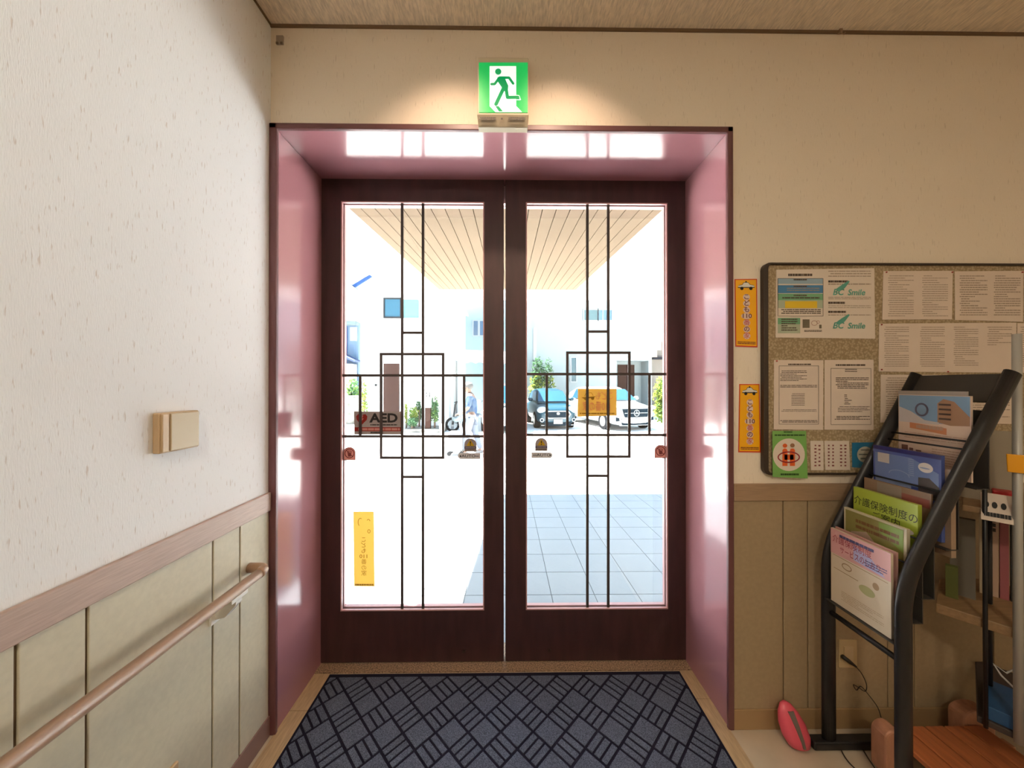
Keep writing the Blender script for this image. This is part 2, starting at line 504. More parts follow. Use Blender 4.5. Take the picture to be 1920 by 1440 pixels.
def cell(u0, v0, u1, v1, ox, oy):
    q = [(u0, v0), (u1, v0), (u1, v1), (u0, v1)]; r = math.sqrt(0.5)
    q = [(ox + (a-b)*r, oy + (a+b)*r) for a, b in q]
    q = clip(q, MX0 + 0.012, -1.29, MX1 - 0.012, MY1 - 0.022)
    if len(q) >= 3:
        pm.prism([(x, y, 0.003) for x, y in q], (0, 0, 0.003))
g = 0.0056
for i in range(-9, 9):
    for j in range(-22, 4):
        x, y = cx + i*D, cy + j*D
        cell(-S/2+g, -S/2+g, S/2-g, S/2-g, x, y)
        x += D/2; y += D/2
        for q in range(3):
            a, b = -S/2 + q*S/3 + g*0.8, -S/2 + (q+1)*S/3 - g*0.8
            if i % 2: cell(a, -S/2+g, b, S/2-g, x, y)
            else: cell(-S/2+g, a, S/2-g, b, x, y)
pm.build('carpet_pile', mat('mat_pile', (0.112, 0.130, 0.185), 0.95, spec=0.15, noise=0.75, nscale=420, bump=1.0), mt)

# ------------------------------------------------------------------ doors
def leaf(n, x0, gx0, gx1, x1, vb, boxx, boxy, hy, sv, cr, label):
    """x0 x1 the leaf, gx0 gx1 the glass, all measured on the door's room face"""
    Mz = on_y(YD); T = 0.045
    d = thing('door_%d' % n, (PY((x0+x1)/2, 700, YD).x, YD, 0), label, 'door', kind='structure')
    X = lambda px: PY(px, 720, YD).x
    ym = 720
    zt = jz; zg1 = PY(945, 379, YD).z; zg0 = PY(945, 1144, YD).z; z0 = 0.012
    MB().box(X(x0), YD, z0, X(gx0), YD+T, zt).box(X(gx1), YD, z0, X(x1), YD+T, zt)\
        .box(X(gx0), YD, zg1, X(gx1), YD+T, zt).box(X(gx0), YD, z0, X(gx1), YD+T, zg0).build('door_frame', DOORWOOD, d)
    b = MB(); t = 0.006; a0, a1 = X(gx0), X(gx1)
    for yy in ((YD - 0.001, YD + 0.012), (YD + 0.028, YD + T + 0.004)):
        b.box(a0, yy[0], zg0, a0+t, yy[1], zg1).box(a1-t, yy[0], zg0, a1, yy[1], zg1)
        b.box(a0+t, yy[0], zg1-t, a1-t, yy[1], zg1).box(a0+t, yy[0], zg0, a1-t, yy[1], zg0+t)
    b.build('glazing_bead', BEAD, d)
    MB().box(a0, YD + 0.018, zg0, a1, YD + 0.023, zg1).build('glass', GLASS, d)
    # leaded bars standing on the glass
    YB = YD + 0.012; Mb = on_y(YB); g = MB(); h = 2.4; D_ = 0.006
    def bar(ax, ay, bx, by):
        if abs(ax-bx) < abs(ay-by): g.rect(Mb, min(ax, bx)-h, min(ay, by), max(ax, bx)+h, max(ay, by), 0, D_)
        else: g.rect(Mb, min(ax, bx), min(ay, by)-h, max(ax, bx), max(ay, by)+h, 0, D_ - 0.001)
    for v in vb: bar(v, 379, v, 1144)
    for y in hy: bar(gx0, y, gx1, y)
    bar(boxx[0], boxy[0]-h, boxx[0], boxy[1]+h); bar(boxx[1], boxy[0]-h, boxx[1], boxy[1]+h)
    bar(boxx[0], boxy[0], boxx[1], boxy[0]); bar(boxx[0], boxy[1], boxx[1], boxy[1])
    for v in sv: bar(v, hy[0], v, hy[1])
    for y in cr: bar(vb[0], y, vb[1], y)
    g.build('leading', BAR, d)
    cxk = X(870 if n == 1 else 1030)
    MB().tube([(cxk, YD - 0.004, 0.065), (cxk, YD + 0.002, 0.065)], 0.009, 16).build('lock_cover', mat('lock', (0.03, 0.015, 0.012), 0.3), d)
    return d
leaf(1, 598, 639, 908, 944.6, (754.5, 793.5), (715, 831), (664, 858), (704, 818), (676, 870.5), (624, 894),
     'left sliding door leaf of dark red-brown wood with leaded glass')
leaf(2, 947.6, 986, 1252, 1290.5, (1101, 1140), (1063.5, 1179.5), (661.5, 856), (701.5, 815.5), (1025, 1217), (622, 892),
     'right sliding door leaf of dark red-brown wood with leaded glass')
# outer frame of the doorway
of = MB(); FR = mat('outer_frame', (0.62, 0.42, 0.42), 0.4)
of.box(jx0, YD + 0.055, 0, PY(632, 700, YD).x, YD + 0.08, jz); of.box(PY(1260, 700, YD).x, YD + 0.055, 0, jx1, YD + 0.08, jz)
of.box(jx0, YD + 0.055, PY(945, 371, YD).z, jx1, YD + 0.08, jz)
struct(of.build('trim_13', FR))

# ------------------------------------------------------------------ stickers on the door glass
YG = YD + 0.0165
G = on_y(YG)
FILM = translucent_mat('film_grey', (0.34, 0.29, 0.27), 0.35)
FILMP = translucent_mat('film_pink', (0.55, 0.30, 0.26), 0.5)
RED = translucent_mat('print_red', (0.30, 0.035, 0.03), 0.3)
DK = mat('print_black', (0.008, 0.007, 0.007), 0.6)
YEL = translucent_mat('print_yellow', (0.62, 0.40, 0.03), 0.4)
NAVY = mat('print_navy', (0.015, 0.02, 0.09), 0.6)
ae = thing('aed_sticker', PY(708, 792, YG), 'rectangular AED sticker with a heart mark on the left door glass', 'sticker')
MB().rect(G, 664, 771.5, 753, 815, 0, 0.0008).build('film', FILM, ae)
m_ = MB(); m_.rect(G, 665, 801, 753, 808.5, 0.0014)
hp = [(678, 797), (669, 787), (668, 780.5), (671.5, 776.5), (675.5, 777), (678.5, 780.5), (681.5, 777), (685.5, 776.5), (689, 780.5), (688, 787)]
m_.poly(G, hp[::-1], 0.0014); m_.build('red_print', RED, ae)
m_ = MB(); m_.text(G, 'AED', 720, 784.5, 16.5, 0.0016, bold=0.035, wx=1.18); m_.lines(G, 692, 795.5, 745, 798, 1, 0.8, 0.0016, 3, 1)
m_.lines(G, 695, 809.5, 712, 813, 1, 0.8, 0.0016, 4, 1); m_.build('lettering', DK, ae)
MB().lines(G, 668, 802.6, 750, 807.4, 1, 0.9, 0.0018, 5, 1).poly(G, [(679, 779.5), (676, 786), (679, 786), (677, 792), (682, 784.5), (679, 784.5), (681.5, 779.5)][::-1], 0.0018).build('pale_print', mat('pale_print', (0.5, 0.2, 0.17), 0.6), ae)

def arch(cx, top, wd, ht, n=14):
    r = wd/2
    pts = [(cx - r, top + ht)] + [(cx + r, top + ht)] + [(cx + r*math.cos(a), top + r - r*math.sin(a)) for a in [math.pi*k/n for k in range(n+1)]]
    return pts[::-1]
def hand_sticker(cx, top, label):
    t = thing('no_hands_sticker', PY(cx, top + 12, YG), label, 'sticker', 'no hands stickers')
    MB().poly(G, arch(cx, top, 23, 25), 0, 0.0008).build('film', FILMP, t)
    ap = arch(cx, top + 0.6, 21.8, 23.8); MB().stroke(G, ap + ap[:1], 1.2, 0.0012).build('dark_outline', mat('film_dark_red', (0.10, 0.04, 0.035), 0.6), t)
    q = MB().ring(G, cx, top + 12, 9.2, 9.2, 1.7, 0.0017)
    q.stroke(G, [(cx - 6.4, top + 5.6), (cx + 6.4, top + 18.4)], 1.6, 0.0017)
    for k in (-4, -1.4, 1.2, 3.8): q.stroke(G, [(cx + k, top + 5.6 + abs(k+0.2)*0.4), (cx + k*0.8, top + 12)], 1.1, 0.0015)
    q.poly(G, [(cx-3.6, top+11.5), (cx-2.6, top+18), (cx+2.4, top+18), (cx+3.4, top+11.5)], 0.0014)
    q.build('hand_mark', mat('mark_dark_red', (0.13, 0.02, 0.02), 0.6), t)
hand_sticker(655.5, 838, 'round topped no hands sticker at the outer edge of the left door glass')
hand_sticker(1238.5, 834, 'round topped no hands sticker at the outer edge of the right door glass')
def caution_sticker(cx, top, label):
    t = thing('caution_sticker', PY(cx, top + 12, YG), label, 'sticker', 'caution stickers')
    MB().poly(G, arch(cx, top, 23, 24.5), 0, 0.0008).build('film', FILM, t)
    MB().poly(G, [(cx, top + 2), (cx - 7.8, top + 14.2), (cx + 7.8, top + 14.2)], 0.0013).build('yellow_triangle', YEL, t)
    MB().stroke(G, [(cx, top + 5.4), (cx, top + 10)], 1.8, 0.0017).disc(G, cx, top + 12.3, 1.1, 1.1, 0.0017, n=8).build('exclamation_mark', DK, t)
    MB().rect(G, cx - 11, top + 15.2, cx + 11, top + 19, 0.0013).build('navy_band', NAVY, t)
    MB().lines(G, cx - 9.5, top + 16.1, cx + 9.5, top + 18, 1, 1, 0.0016, 2, 1).build('band_print', FILM, t)
    MB().lines(G, cx - 9.5, top + 20.4, cx + 9.5, top + 22.4, 1, 1, 0.0013, 6, 1).build('fine_print', INK, t)
caution_sticker(882, 822, 'arched warning sticker with yellow triangle on the left door glass')
caution_sticker(1015, 821, 'arched warning sticker with yellow triangle on the right door glass')
def auto_sticker(x0, x1, y0, y1, left, label):
    t = thing('auto_sticker', PY((x0+x1)/2, y0, YG), label, 'sticker', 'AUTO stickers')
    r = (y1-y0)/2; s_ = -1 if left else 1; xe = (x0 if left else x1); xo = (x1 if left else x0)
    pts = [(xe - s_*r + s_*r*math.sin(a), (y0+y1)/2 - r*math.cos(a)) for a in [math.pi*k/8 for k in range(9)]] + [(xo, y1), (xo, y0)]
    if not left: pts = pts[::-1]
    MB().poly(G, pts, 0, 0.0008).build('film', translucent_mat('film_light', (0.50, 0.46, 0.44), 0.4), t)
    c = (x0+x1)/2 + (0 if left else 3)
    q = MB().text(G, 'AUTO', c - (1 if left else 0), (y0+y1)/2 - 0.2, 5.2, 0.0014, bold=0.01, wx=1.3)
    if left:
        q.stroke(G, [(x1 - 9, (y0+y1)/2), (x1 - 2.5, (y0+y1)/2)], 1.1, 0.0014); q.disc(G, x0 + 5, (y0+y1)/2, 1.6, 1.9, 0.0014, n=10)
    else:
        q.stroke(G, [(x0 + 2.5, (y0+y1)/2), (x0 + 10, (y0+y1)/2)], 1.1, 0.0014); q.disc(G, x1 - 4.5, (y0+y1)/2, 1.4, 1.6, 0.0014, n=10)
    q.build('lettering', DK, t)
auto_sticker(858.5, 900.5, 849.5, 861, True, 'AUTO pill sticker below the warning triangle on the left door')
auto_sticker(996.5, 1036, 848, 859, False, 'AUTO pill sticker below the warning triangle on the right door')

YBACK = translucent_mat('yellow_back', (0.62, 0.44, 0.15), 0.5)
YBACK2 = translucent_mat('yellow_back_deep', (0.80, 0.62, 0.25), 0.55)
OLIVE = translucent_mat('olive_print', (0.33, 0.20, 0.04), 0.3)
sb = thing('yellow_banner_sticker', PY(682, 1030, YG), 'tall yellow sticker seen from behind, low on the left door glass', 'sticker')
MB().poly(G, [(662.5, 959), (664, 1099), (702.5, 1099.5), (701, 959)], 0, 0.0008).build('film', YBACK2, sb)
q = MB()
for ch, yy, sz in (('こ', 1012, 7.6), ('ど', 1022.5, 7.6), ('も', 1033, 7.6)): q.text(G, ch, 682, yy, sz, 0.0014, bold=0.01, mirror=True)
q.text(G, '110', 682.5, 1043.2, 6.8, 0.0014, bold=0.015, mirror=True, wx=1.2)
for ch, yy, sz in (('番', 1053.5, 7.8), ('の', 1064.5, 7.6), ('家', 1075, 7.8)): q.text(G, ch, 682.5, yy, sz, 0.0014, bold=0.0, mirror=True)
q.lines(G, 664.5, 1094.5, 701, 1098, 1, 0.9, 0.0014, 3, 1)
q.build('mirrored_lettering', OLIVE, sb)
q = MB(); q.ring(G, 676, 979, 5, 8, 1.2, 0.0014, 10, 120, 300); q.ring(G, 691, 977, 3.2, 4, 1.2, 0.0014, 8, 200, 360); q.ring(G, 692, 996, 3, 4, 1.2, 0.0014, 8); q.build('faded_marks', OLIVE, sb)
sc2 = thing('yellow_car_sticker', PY(1120, 755, YG), 'wide yellow sticker seen from behind on the right door glass', 'sticker')
MB().poly(G, [(1083.5, 729), (1083, 781), (1156, 779), (1156, 729)], 0, 0.0008).build('film', YBACK, sc2)
q = MB(); q.poly(G, [(1090, 745), (1117, 743), (1113, 746), (1094, 747.5)][::-1], 0.0014); q.stroke(G, [(1096, 743), (1099, 736.5), (1109, 736.5), (1112, 742)], 1, 0.0014)
q.disc(G, 1098, 747.5, 3, 3, 0.0013, n=12); q.disc(G, 1111, 747, 3, 3, 0.0013, n=12); q.build('car_mark', OLIVE, sc2)
q = MB(); q.text(G, 'こども', 1133, 743, 12, 0.0014, bold=0.01, mirror=True, wx=0.7); q.text(G, '110番の家', 1119, 763, 14, 0.0014, bold=0.02, mirror=True, wx=0.62)
q.build('faded_lettering', translucent_mat('faded_red', (0.62, 0.30, 0.18), 0.4), sc2)
MB().lines(G, 1087, 774, 1153, 777, 1, 0.8, 0.0014, 8, 1).build('fine_print', OLIVE, sc2)

# ------------------------------------------------------------------ exit sign
YS = YW - 0.042
E = on_y(YS)
es = thing('exit_sign', PY(943, 165, YW), 'green and white emergency exit sign with running figure above the doors', 'sign')
a, b = PY(895.5, 107, YS), PY(991, 216, YS)
MB().box(a.x, YS, b.z, b.x, YW, a.z).build('housing', mat('sign_housing', (0.62, 0.52, 0.38), 0.5), es, bevel=0.003)
GREEN = mat('sign_green', (0.0, 0.33, 0.06), 0.35, emit=(0.0, 0.62, 0.12), estr=0.42)
SWHITE = mat('sign_white', (0.7, 0.8, 0.75), 0.35, emit=(0.80, 0.90, 0.86), estr=0.62)
MB().rect(E, 898, 118, 989.5, 211.5, 0.0, 0.002).build('green_panel', GREEN, es)
door_w = [(918, 125), (967.8, 125), (967.8, 199.5), (979, 211.3), (929, 211.3), (918, 200)]
MB().poly(E, door_w[::-1], 0.0026).build('white_doorway', SWHITE, es)
fig = MB(); o_ = 0.0032
fig.disc(E, 934.2, 135.6, 5.8, 5.8, o_)
def limb(pts, t): fig.stroke(E, pts, t, o_); [fig.disc(E, x, y, t/2, t/2, o_ + 0.0001, n=10) for x, y in pts]
limb([(921.5, 159), (927.5, 158.8), (936, 147.5)], 4.6)
limb([(937, 146.8), (954.5, 147), (962.2, 158)], 4.6)
fig.poly(E, [(933, 146), (931.5, 151.5), (940.5, 164.5), (941, 172), (952, 172), (953, 162), (947.5, 150), (949, 145)], o_)
limb([(943.5, 168), (930, 196.5)], 6.6)
limb([(949, 168), (951.5, 183.8), (971, 183.6)], 6.0)
fig.poly(E, [(929, 200.2), (935, 200.2), (943, 210), (935.5, 210)][::-1], o_)
fig.build('running_figure', mat('figure_green', (0.0, 0.22, 0.06), 0.35, emit=(0.0, 0.42, 0.12), estr=0.4), es)
MB().stroke(E, [(968, 180), (973, 180.5), (976, 188.3), (968.5, 188)], 1.6, 0.003).build('figure_outline', SWHITE, es)
c0, c1 = PY(894.5, 214, YS - 0.006), PY(991.5, 233, YS - 0.006)
bs = MB().hexa([(c0.x, YS - 0.006, c0.z), (c1.x, YS - 0.006, c0.z), (c1.x, YW, c0.z), (c0.x, YW, c0.z)][::-1],
               [(c0.x+0.004, YS + 0.012, c1.z), (c1.x-0.004, YS + 0.012, c1.z), (c1.x-0.004, YW, c1.z), (c0.x+0.004, YW, c1.z)][::-1])
bs.build('base_box', mat('sign_base', (0.40, 0.34, 0.24), 0.5), es, bevel=0.002)
pr = MB(); Eb = on_y(YS - 0.0005)
pr.lines(Eb, 899, 221, 930, 227, 2, 0.8, 0.004, 5, 1); pr.disc(Eb, 941, 224, 2, 2, 0.004, n=10); pr.lines(Eb, 953, 221, 985, 227, 2, 0.8, 0.004, 9, 1)
pr.build('base_print', mat('base_ink', (0.07, 0.055, 0.04), 0.6), es)

# ------------------------------------------------------------------ things on the left wall
sp = thing('cover_plate', PX(335, 805, XL), 'beige blank cover box with a vertical ridge on the left wall', 'cover plate')
BEIGE = mat('beige_plastic', (0.50, 0.35, 0.20), 0.4)
pa, pb_ = PX(298, 852, XL + 0.02), PX(374, 764, XL + 0.02)
MB().box(XL, pa.y, pa.z, XL + 0.02, pb_.y, pb_.z - 0.008).build('box', BEIGE, sp, bevel=0.004, seg=3)
MB().box(XL + 0.018, pa.y + 0.004, pa.z + 0.003, XL + 0.025, pa.y + 0.024, pb_.z - 0.011).build('ridge', BEIGE, sp, bevel=0.003)
MB().box(XL + 0.018, pa.y + 0.030, pa.z + 0.003, XL + 0.0235, pb_.y - 0.004, pb_.z - 0.011).build('lid', mat('beige_lid', (0.44, 0.34, 0.20), 0.4), sp, bevel=0.003)
ot = thing('wall_outlet', (XL, 0.99, 0.27), 'beige electrical outlet low on the left wall panel', 'outlet')
MB().box(XL + 0.006, 0.953, 0.21, XL + 0.016, 1.03, 0.334).build('plate', BEIGE, ot, bevel=0.003)
MB().box(XL + 0.014, 0.968, 0.232, XL + 0.020, 1.014, 0.312).build('socket', WHITE, ot, bevel=0.002)
# handrail
XH, ZH = XL + 0.072, 0.752
hr = thing('handrail', (XL, 1.0, ZH), 'light brown wooden handrail along the left wall panelling', 'handrail')
HW = mat('handrail_wood', (0.33, 0.20, 0.125), 0.35, noise=0.12, nscale=4, stretch=(30, 2, 30))
ye = 1.275
MB().tube([(XH, -2.8, ZH), (XH, -1, ZH), (XH, 0.2, ZH), (XH, ye, ZH)], 0.0175, 20).build('bar', HW, hr, smooth=True)
el = [(XH, ye - 0.002, ZH)] + [(XH - 0.03 + 0.03*math.cos(a), ye + 0.012 + 0.03*math.sin(a), ZH) for a in [math.pi/2*k/6 for k in range(7)]] + [(XL + 0.004, ye + 0.042, ZH)]
MB().tube(el, 0.0182, 20).build('elbow', HW, hr, smooth=True)
for yb in (1.17, 0.1, -1.2):
    bo = MB()
    bo.box(XL + 0.006, yb - 0.03, ZH - 0.100, XL + 0.014, yb + 0.03, ZH - 0.045)
    bo.prism([(XL + 0.012, yb - 0.014, ZH - 0.090), (XL + 0.045, yb - 0.014, ZH - 0.082), (XH + 0.010, yb - 0.014, ZH - 0.040), (XH + 0.010, yb - 0.014, ZH - 0.012),
              (XH - 0.016, yb - 0.014, ZH - 0.012), (XH - 0.022, yb - 0.014, ZH - 0.036), (XL + 0.012, yb - 0.014, ZH - 0.060)], (0, 0.028, 0))
    bo.box(XH - 0.014, yb - 0.035, ZH - 0.027, XH + 0.014, yb + 0.035, ZH - 0.014)
    bo.build('bracket', mat('bracket', (0.80, 0.78, 0.72), 0.4), hr, bevel=0.002)

# ------------------------------------------------------------------ yellow banners on the front wall
ORANGE = mat('banner_yellow', (0.88, 0.42, 0.0), 0.4)
REDB = mat('banner_red', (0.60, 0.05, 0.02), 0.4)
BROWN = mat('banner_brown', (0.16, 0.03, 0.02), 0.5)
PALE = mat('banner_pale', (0.72, 0.55, 0.48), 0.5)
def banner(q, label):
    """q: four corners, from the top left anticlockwise"""
    t = thing('wall_banner', PY(sum(x for x, y in q)/4, sum(y for x, y in q)/4, YW), label, 'banner', 'yellow banners beside the doorway')
    (ax, ay), (bx, by), (cx, cy), (dx, dy) = q
    def M(a, b, off=0.0):       # a in 0..42, b in 0..129
        u, v = a/42, b/129
        x = (1-u)*((1-v)*ax+v*bx)+u*((1-v)*dx+v*cx); y = (1-u)*((1-v)*ay+v*by)+u*((1-v)*dy+v*cy)
        return W(x, y, off)
    MB().rect(M, 0, 0, 42, 129, 0, 0.0015).build('red_border', REDB, t)
    MB().rect(M, 1.6, 1.8, 40, 126.5, 0.0019).build('yellow_field', ORANGE, t)
    MB().poly(M, [(6, 16), (7, 12.5), (14, 11), (16.5, 6.8), (25, 6.8), (28.5, 11), (36, 12.5), (36.5, 16)][::-1], 0.0023).build('car_body', WHITE, t)
    c = MB().rect(M, 5.5, 15.5, 37, 17, 0.0026).disc(M, 13, 18, 3.2, 3.2, 0.0026, n=14).disc(M, 30, 18, 3.2, 3.2, 0.0026, n=14)
    c.stroke(M, [(7, 12.5), (14, 11), (16.5, 6.8), (25, 6.8), (28.5, 11), (36, 12.5)], 0.8, 0.0026).rect(M, 19.5, 4.4, 22.5, 6.4, 0.0026)
    c.build('car_outline', DK, t)
    txt = [('こ', 34.5, 8.6), ('ど', 46.5, 8.6), ('も', 58.5, 8.6), ('110', 70.5, 8.2), ('番', 83, 9), ('の', 95.5, 8.6), ('家', 108, 9)]
    lo, hi, rd = MB(), MB(), MB()
    for i, (ch, y, s) in enumerate(txt):
        wx = 1.15 if ch == '110' else 1.0
        tgt = rd if ch in '番家' else hi
        tgt.text(M, ch, 21.5, y, s, 0.0029, bold=0.0 if ch in '番家' else 0.018, wx=wx)
        lo.disc(M, 21.5, y, s*(1.25 if ch == '110' else 0.76), s*0.70, 0.0025, n=16)
    lo.build('letter_outline', PALE, t); hi.build('brown_lettering', BROWN, t); rd.build('red_lettering', mat('banner_letter_red', (0.55, 0.02, 0.03), 0.5), t)
    MB().lines(M, 4, 119, 38, 124.5, 2, 0.6, 0.0024, 4, 1).build('fine_print', BROWN, t)
banner([(1377, 523.5), (1378.5, 650), (1420, 651.5), (1419, 523)], 'upper yellow Japanese banner with a red border beside the doorway')
banner([(1386, 720), (1384, 848), (1426, 848.5), (1423.5, 720)], 'lower yellow Japanese banner with a red border beside the doorway')

# ------------------------------------------------------------------ notice board and what is pinned to it
YB0 = YW - 0.012
bb = thing('notice_board', PY(1700, 700, YW), 'wide beige pinboard with a black frame on the front wall', 'notice board')
xa, xb = PY(1431, 600, YW - 0.018).x, PY(1431, 600, YW).x + 1.42
zt_, zb_ = PY(1700, 493.5, YW - 0.018).z, PY(1700, 890, YW - 0.018).z
def rrect(x0, z0, x1, z1, r, n=6):
    pts = []
    for cx_, cz_, a0 in ((x1-r, z1-r, 0), (x0+r, z1-r, 90), (x0+r, z0+r, 180), (x1-r, z0+r, 270)):
        for k in range(n+1):
            a = math.radians(a0 + 90*k/n); pts.append((cx_+r*math.cos(a), cz_+r*math.sin(a)))
    return pts
outp = rrect(xa, zb_, xb, zt_, 0.03); inp = rrect(xa + 0.02, zb_ + 0.008, xb - 0.02, zt_ - 0.008, 0.018)
fr = MB(); n = len(outp); yf, yb2 = YW - 0.022, YW
vs = [(x, yf, z) for x, z in outp] + [(x, yf, z) for x, z in inp] + [(x, yb2, z) for x, z in outp] + [(x, yb2, z) for x, z in inp]
fs = []
for i in range(n):
    j = (i+1) % n
    fs += [(i, j, n+j, n+i), (2*n+j, 2*n+i, 3*n+i, 3*n+j), (i, 2*n+i, 2*n+j, j), (n+i, n+j, 3*n+j, 3*n+i)]
fr.add(vs, fs)
fr.build('frame', mat('board_frame', (0.035, 0.022, 0.014), 0.4), bb, bevel=0.002)
CORK = bpy.data.materials.new('pin_fabric'); CORK.use_nodes = True
n_ = CORK.node_tree.nodes; L_ = CORK.node_tree.links; b_ = n_['Principled BSDF']; b_.inputs['Roughness'].default_value = 0.8
t_ = n_.new('ShaderNodeTexCoord'); v_ = n_.new('ShaderNodeTexVoronoi'); v_.inputs['Scale'].default_value = 105; r_ = n_.new('ShaderNodeValToRGB')
r_.color_ramp.elements[0].color = (0.44, 0.34, 0.21, 1); r_.color_ramp.elements[1].color = (0.30, 0.22, 0.12, 1); r_.color_ramp.elements[0].position = 0.3; r_.color_ramp.elements[1].position = 0.6
L_.new(t_.outputs['Object'], v_.inputs['Vector']); L_.new(v_.outputs['Distance'], r_.inputs[0]); L_.new(r_.outputs[0], b_.inputs['Base Color'])
MB().box(xa + 0.015, YB0, zb_ + 0.005, xb - 0.015, YW - 0.001, zt_ - 0.005).build('pin_surface', CORK, bb)
B = on_y(YB0)
PIN = mat('pin_red', (0.35, 0.04, 0.03), 0.4)
def sheet(q, label, mm=PAPER, name='notice_sheet', cat='notice', group='notices pinned to the board', pins=(), curl=0.0):
    cx_, cy_ = sum(x for x, y in q)/4, sum(y for x, y in q)/4
    t = thing(name, PY(cx_, cy_, YB0), label, cat, group)
    MB().poly(B, q, 0.0004, 0.0014).build('page', mm, t)
    return t
def A(x0, y0, x1, y1): return [(x0, y0), (x0, y1), (x1, y1), (x1, y0)]
def pin(t, pts):
    for x, y in pts:
        p_ = B(x, y, 0.002); MB().ball(p_ + Vector((0, -0.003, 0)), (0.0032, 0.003, 0.0032), 10, 6).build('pin', PIN, t, smooth=True)

BW = mat('poster_white', (0.72, 0.62, 0.52), 0.35)
po = sheet([(1455, 506), (1454, 633), (1640, 635), (1638.5, 503)], 'large colour-banded two page poster at the upper left of the notice board', BW, 'clinic_poster', 'poster', None)
oo = 0.0024
MB().rect(B, 1457.5, 522.5, 1542, 532.5, oo).build('pale_blue_band', mat('pb', (0.30, 0.42, 0.50), 0.5), po)
MB().rect(B, 1457.5, 535, 1542, 550, oo).build('blue_band', mat('bb', (0.06, 0.22, 0.42), 0.5), po)
MB().rect(B, 1457.5, 551, 1542, 563, oo).rect(B, 1457.5, 596.5, 1499.5, 608, oo).build('green_band', mat('gb', (0.16, 0.38, 0.20), 0.5), po)
MB().rect(B, 1457.5, 563, 1542, 578, oo).rect(B, 1457.5, 608, 1499.5, 625, oo).build('pale_green_band', mat('pg', (0.42, 0.47, 0.33), 0.5), po)
MB().rect(B, 1471, 565, 1531, 578, oo + 0.0004).build('yellow_band', mat('yb', (0.75, 0.50, 0.02), 0.5), po)
MB().rect(B, 1504, 599, 1517, 615, oo).rect(B, 1535, 609, 1539.5, 616, oo).build('photo', mat('pf', (0.16, 0.13, 0.08), 0.5), po)
q = MB().lines(B, 1477, 513.5, 1522, 518, 1, 1, oo, 1, 1).lines(B, 1487, 523.5, 1512, 526, 1, 1, oo + 0.0006, 2, 1).lines(B, 1487, 536, 1512, 538.5, 1, 1, oo + 0.0006, 2, 1)
q.lines(B, 1487, 553, 1512, 555.5, 1, 1, oo + 0.0006, 2, 1).lines(B, 1462, 557.5, 1536, 561, 1, 0.7, oo + 0.0006, 3, 1).lines(B, 1464, 580, 1538, 590, 3, 0.5, oo, 7, 0.6)
q.lines(B, 1464, 598, 1494, 622, 6, 0.5, oo + 0.0005, 9, 0.8).lines(B, 1507, 619, 1540, 623, 2, 0.6, oo, 6, 1)
q.lines(B, 1552, 526, 1588, 530, 1, 1, oo, 4, 1).lines(B, 1552, 566, 1583, 570, 1, 1, oo, 4, 1).lines(B, 1552, 583, 1585, 587, 1, 1, oo, 4, 1)
q.stroke(B, [(1457.5, 522.5), (1542, 522.5), (1542, 593), (1457.5, 593), (1457.5, 522.5)], 0.7, oo + 0.0007)
q.build('small_print', INK, po)
q = MB().lines(B, 1552, 508, 1632, 522, 3, 0.35, oo, 31, 1).lines(B, 1552, 532, 1632, 537, 1, 0.4, oo, 32, 1).lines(B, 1552, 557, 1632, 563, 2, 0.4, oo, 35, 1)
q.lines(B, 1552, 573, 1632, 580, 2, 0.3, oo, 32, 1).lines(B, 1552, 590, 1632, 595, 1, 0.3, oo, 32, 1).lines(B, 1471, 540, 1536, 548, 2, 0.4, oo + 0.0006, 12, 0.9)
q.build('pale_small_print', INKL, po)
TEAL = mat('teal_print', (0.10, 0.36, 0.27), 0.5)
q = MB()
for yy in (548.5, 611):
    q.text(B, 'BC', 1571, yy, 11.5, oo + 0.0006, bold=0.02, shear=0.25); q.text(B, 'Smile', 1605, yy + 0.5, 11, oo + 0.0006, bold=0.02, shear=0.2)
    q.poly(B, [(1566, yy - 6), (1577, yy - 14), (1590, yy - 22), (1592, yy - 20), (1583, yy - 8), (1572, yy - 1)][::-1], oo + 0.0003)
q.build('logo_lettering', TEAL, po)
MB().ring(B, 1526, 606, 6, 5, 1, oo, 12).ring(B, 1533, 604, 3, 3, 1, oo, 10).build('line_drawing', mat('drawing', (0.45, 0.25, 0.20), 0.6), po)

s1 = sheet([(1451, 675), (1450.5, 805), (1542.5, 806), (1543, 675.5)], 'white typed notice under the left half of the colour poster', PAPER)
MB().stroke(B, [(1460, 686), (1534, 686), (1534, 795), (1460, 795), (1460, 686)], 0.7, oo).lines(B, 1477, 682, 1520, 684.5, 1, 1, oo, 2, 1).lines(B, 1462, 695, 1512, 716, 7, 0.35, oo, 21, 0.3)\
    .lines(B, 1462, 722, 1532, 728, 2, 0.4, oo, 22, 1).lines(B, 1483, 738, 1508, 762, 8, 0.3, oo, 24, 0.9).lines(B, 1464, 768, 1530, 773, 2, 0.3, oo, 24, 0.9).lines(B, 1462, 788, 1532, 793, 2, 0.5, oo, 25, 1).build('typed_text', INK, s1)
s2 = sheet([(1545.5, 675), (1545.5, 805.5), (1637, 806), (1637, 674.5)], 'white typed notice under the right half of the colour poster', PAPER)
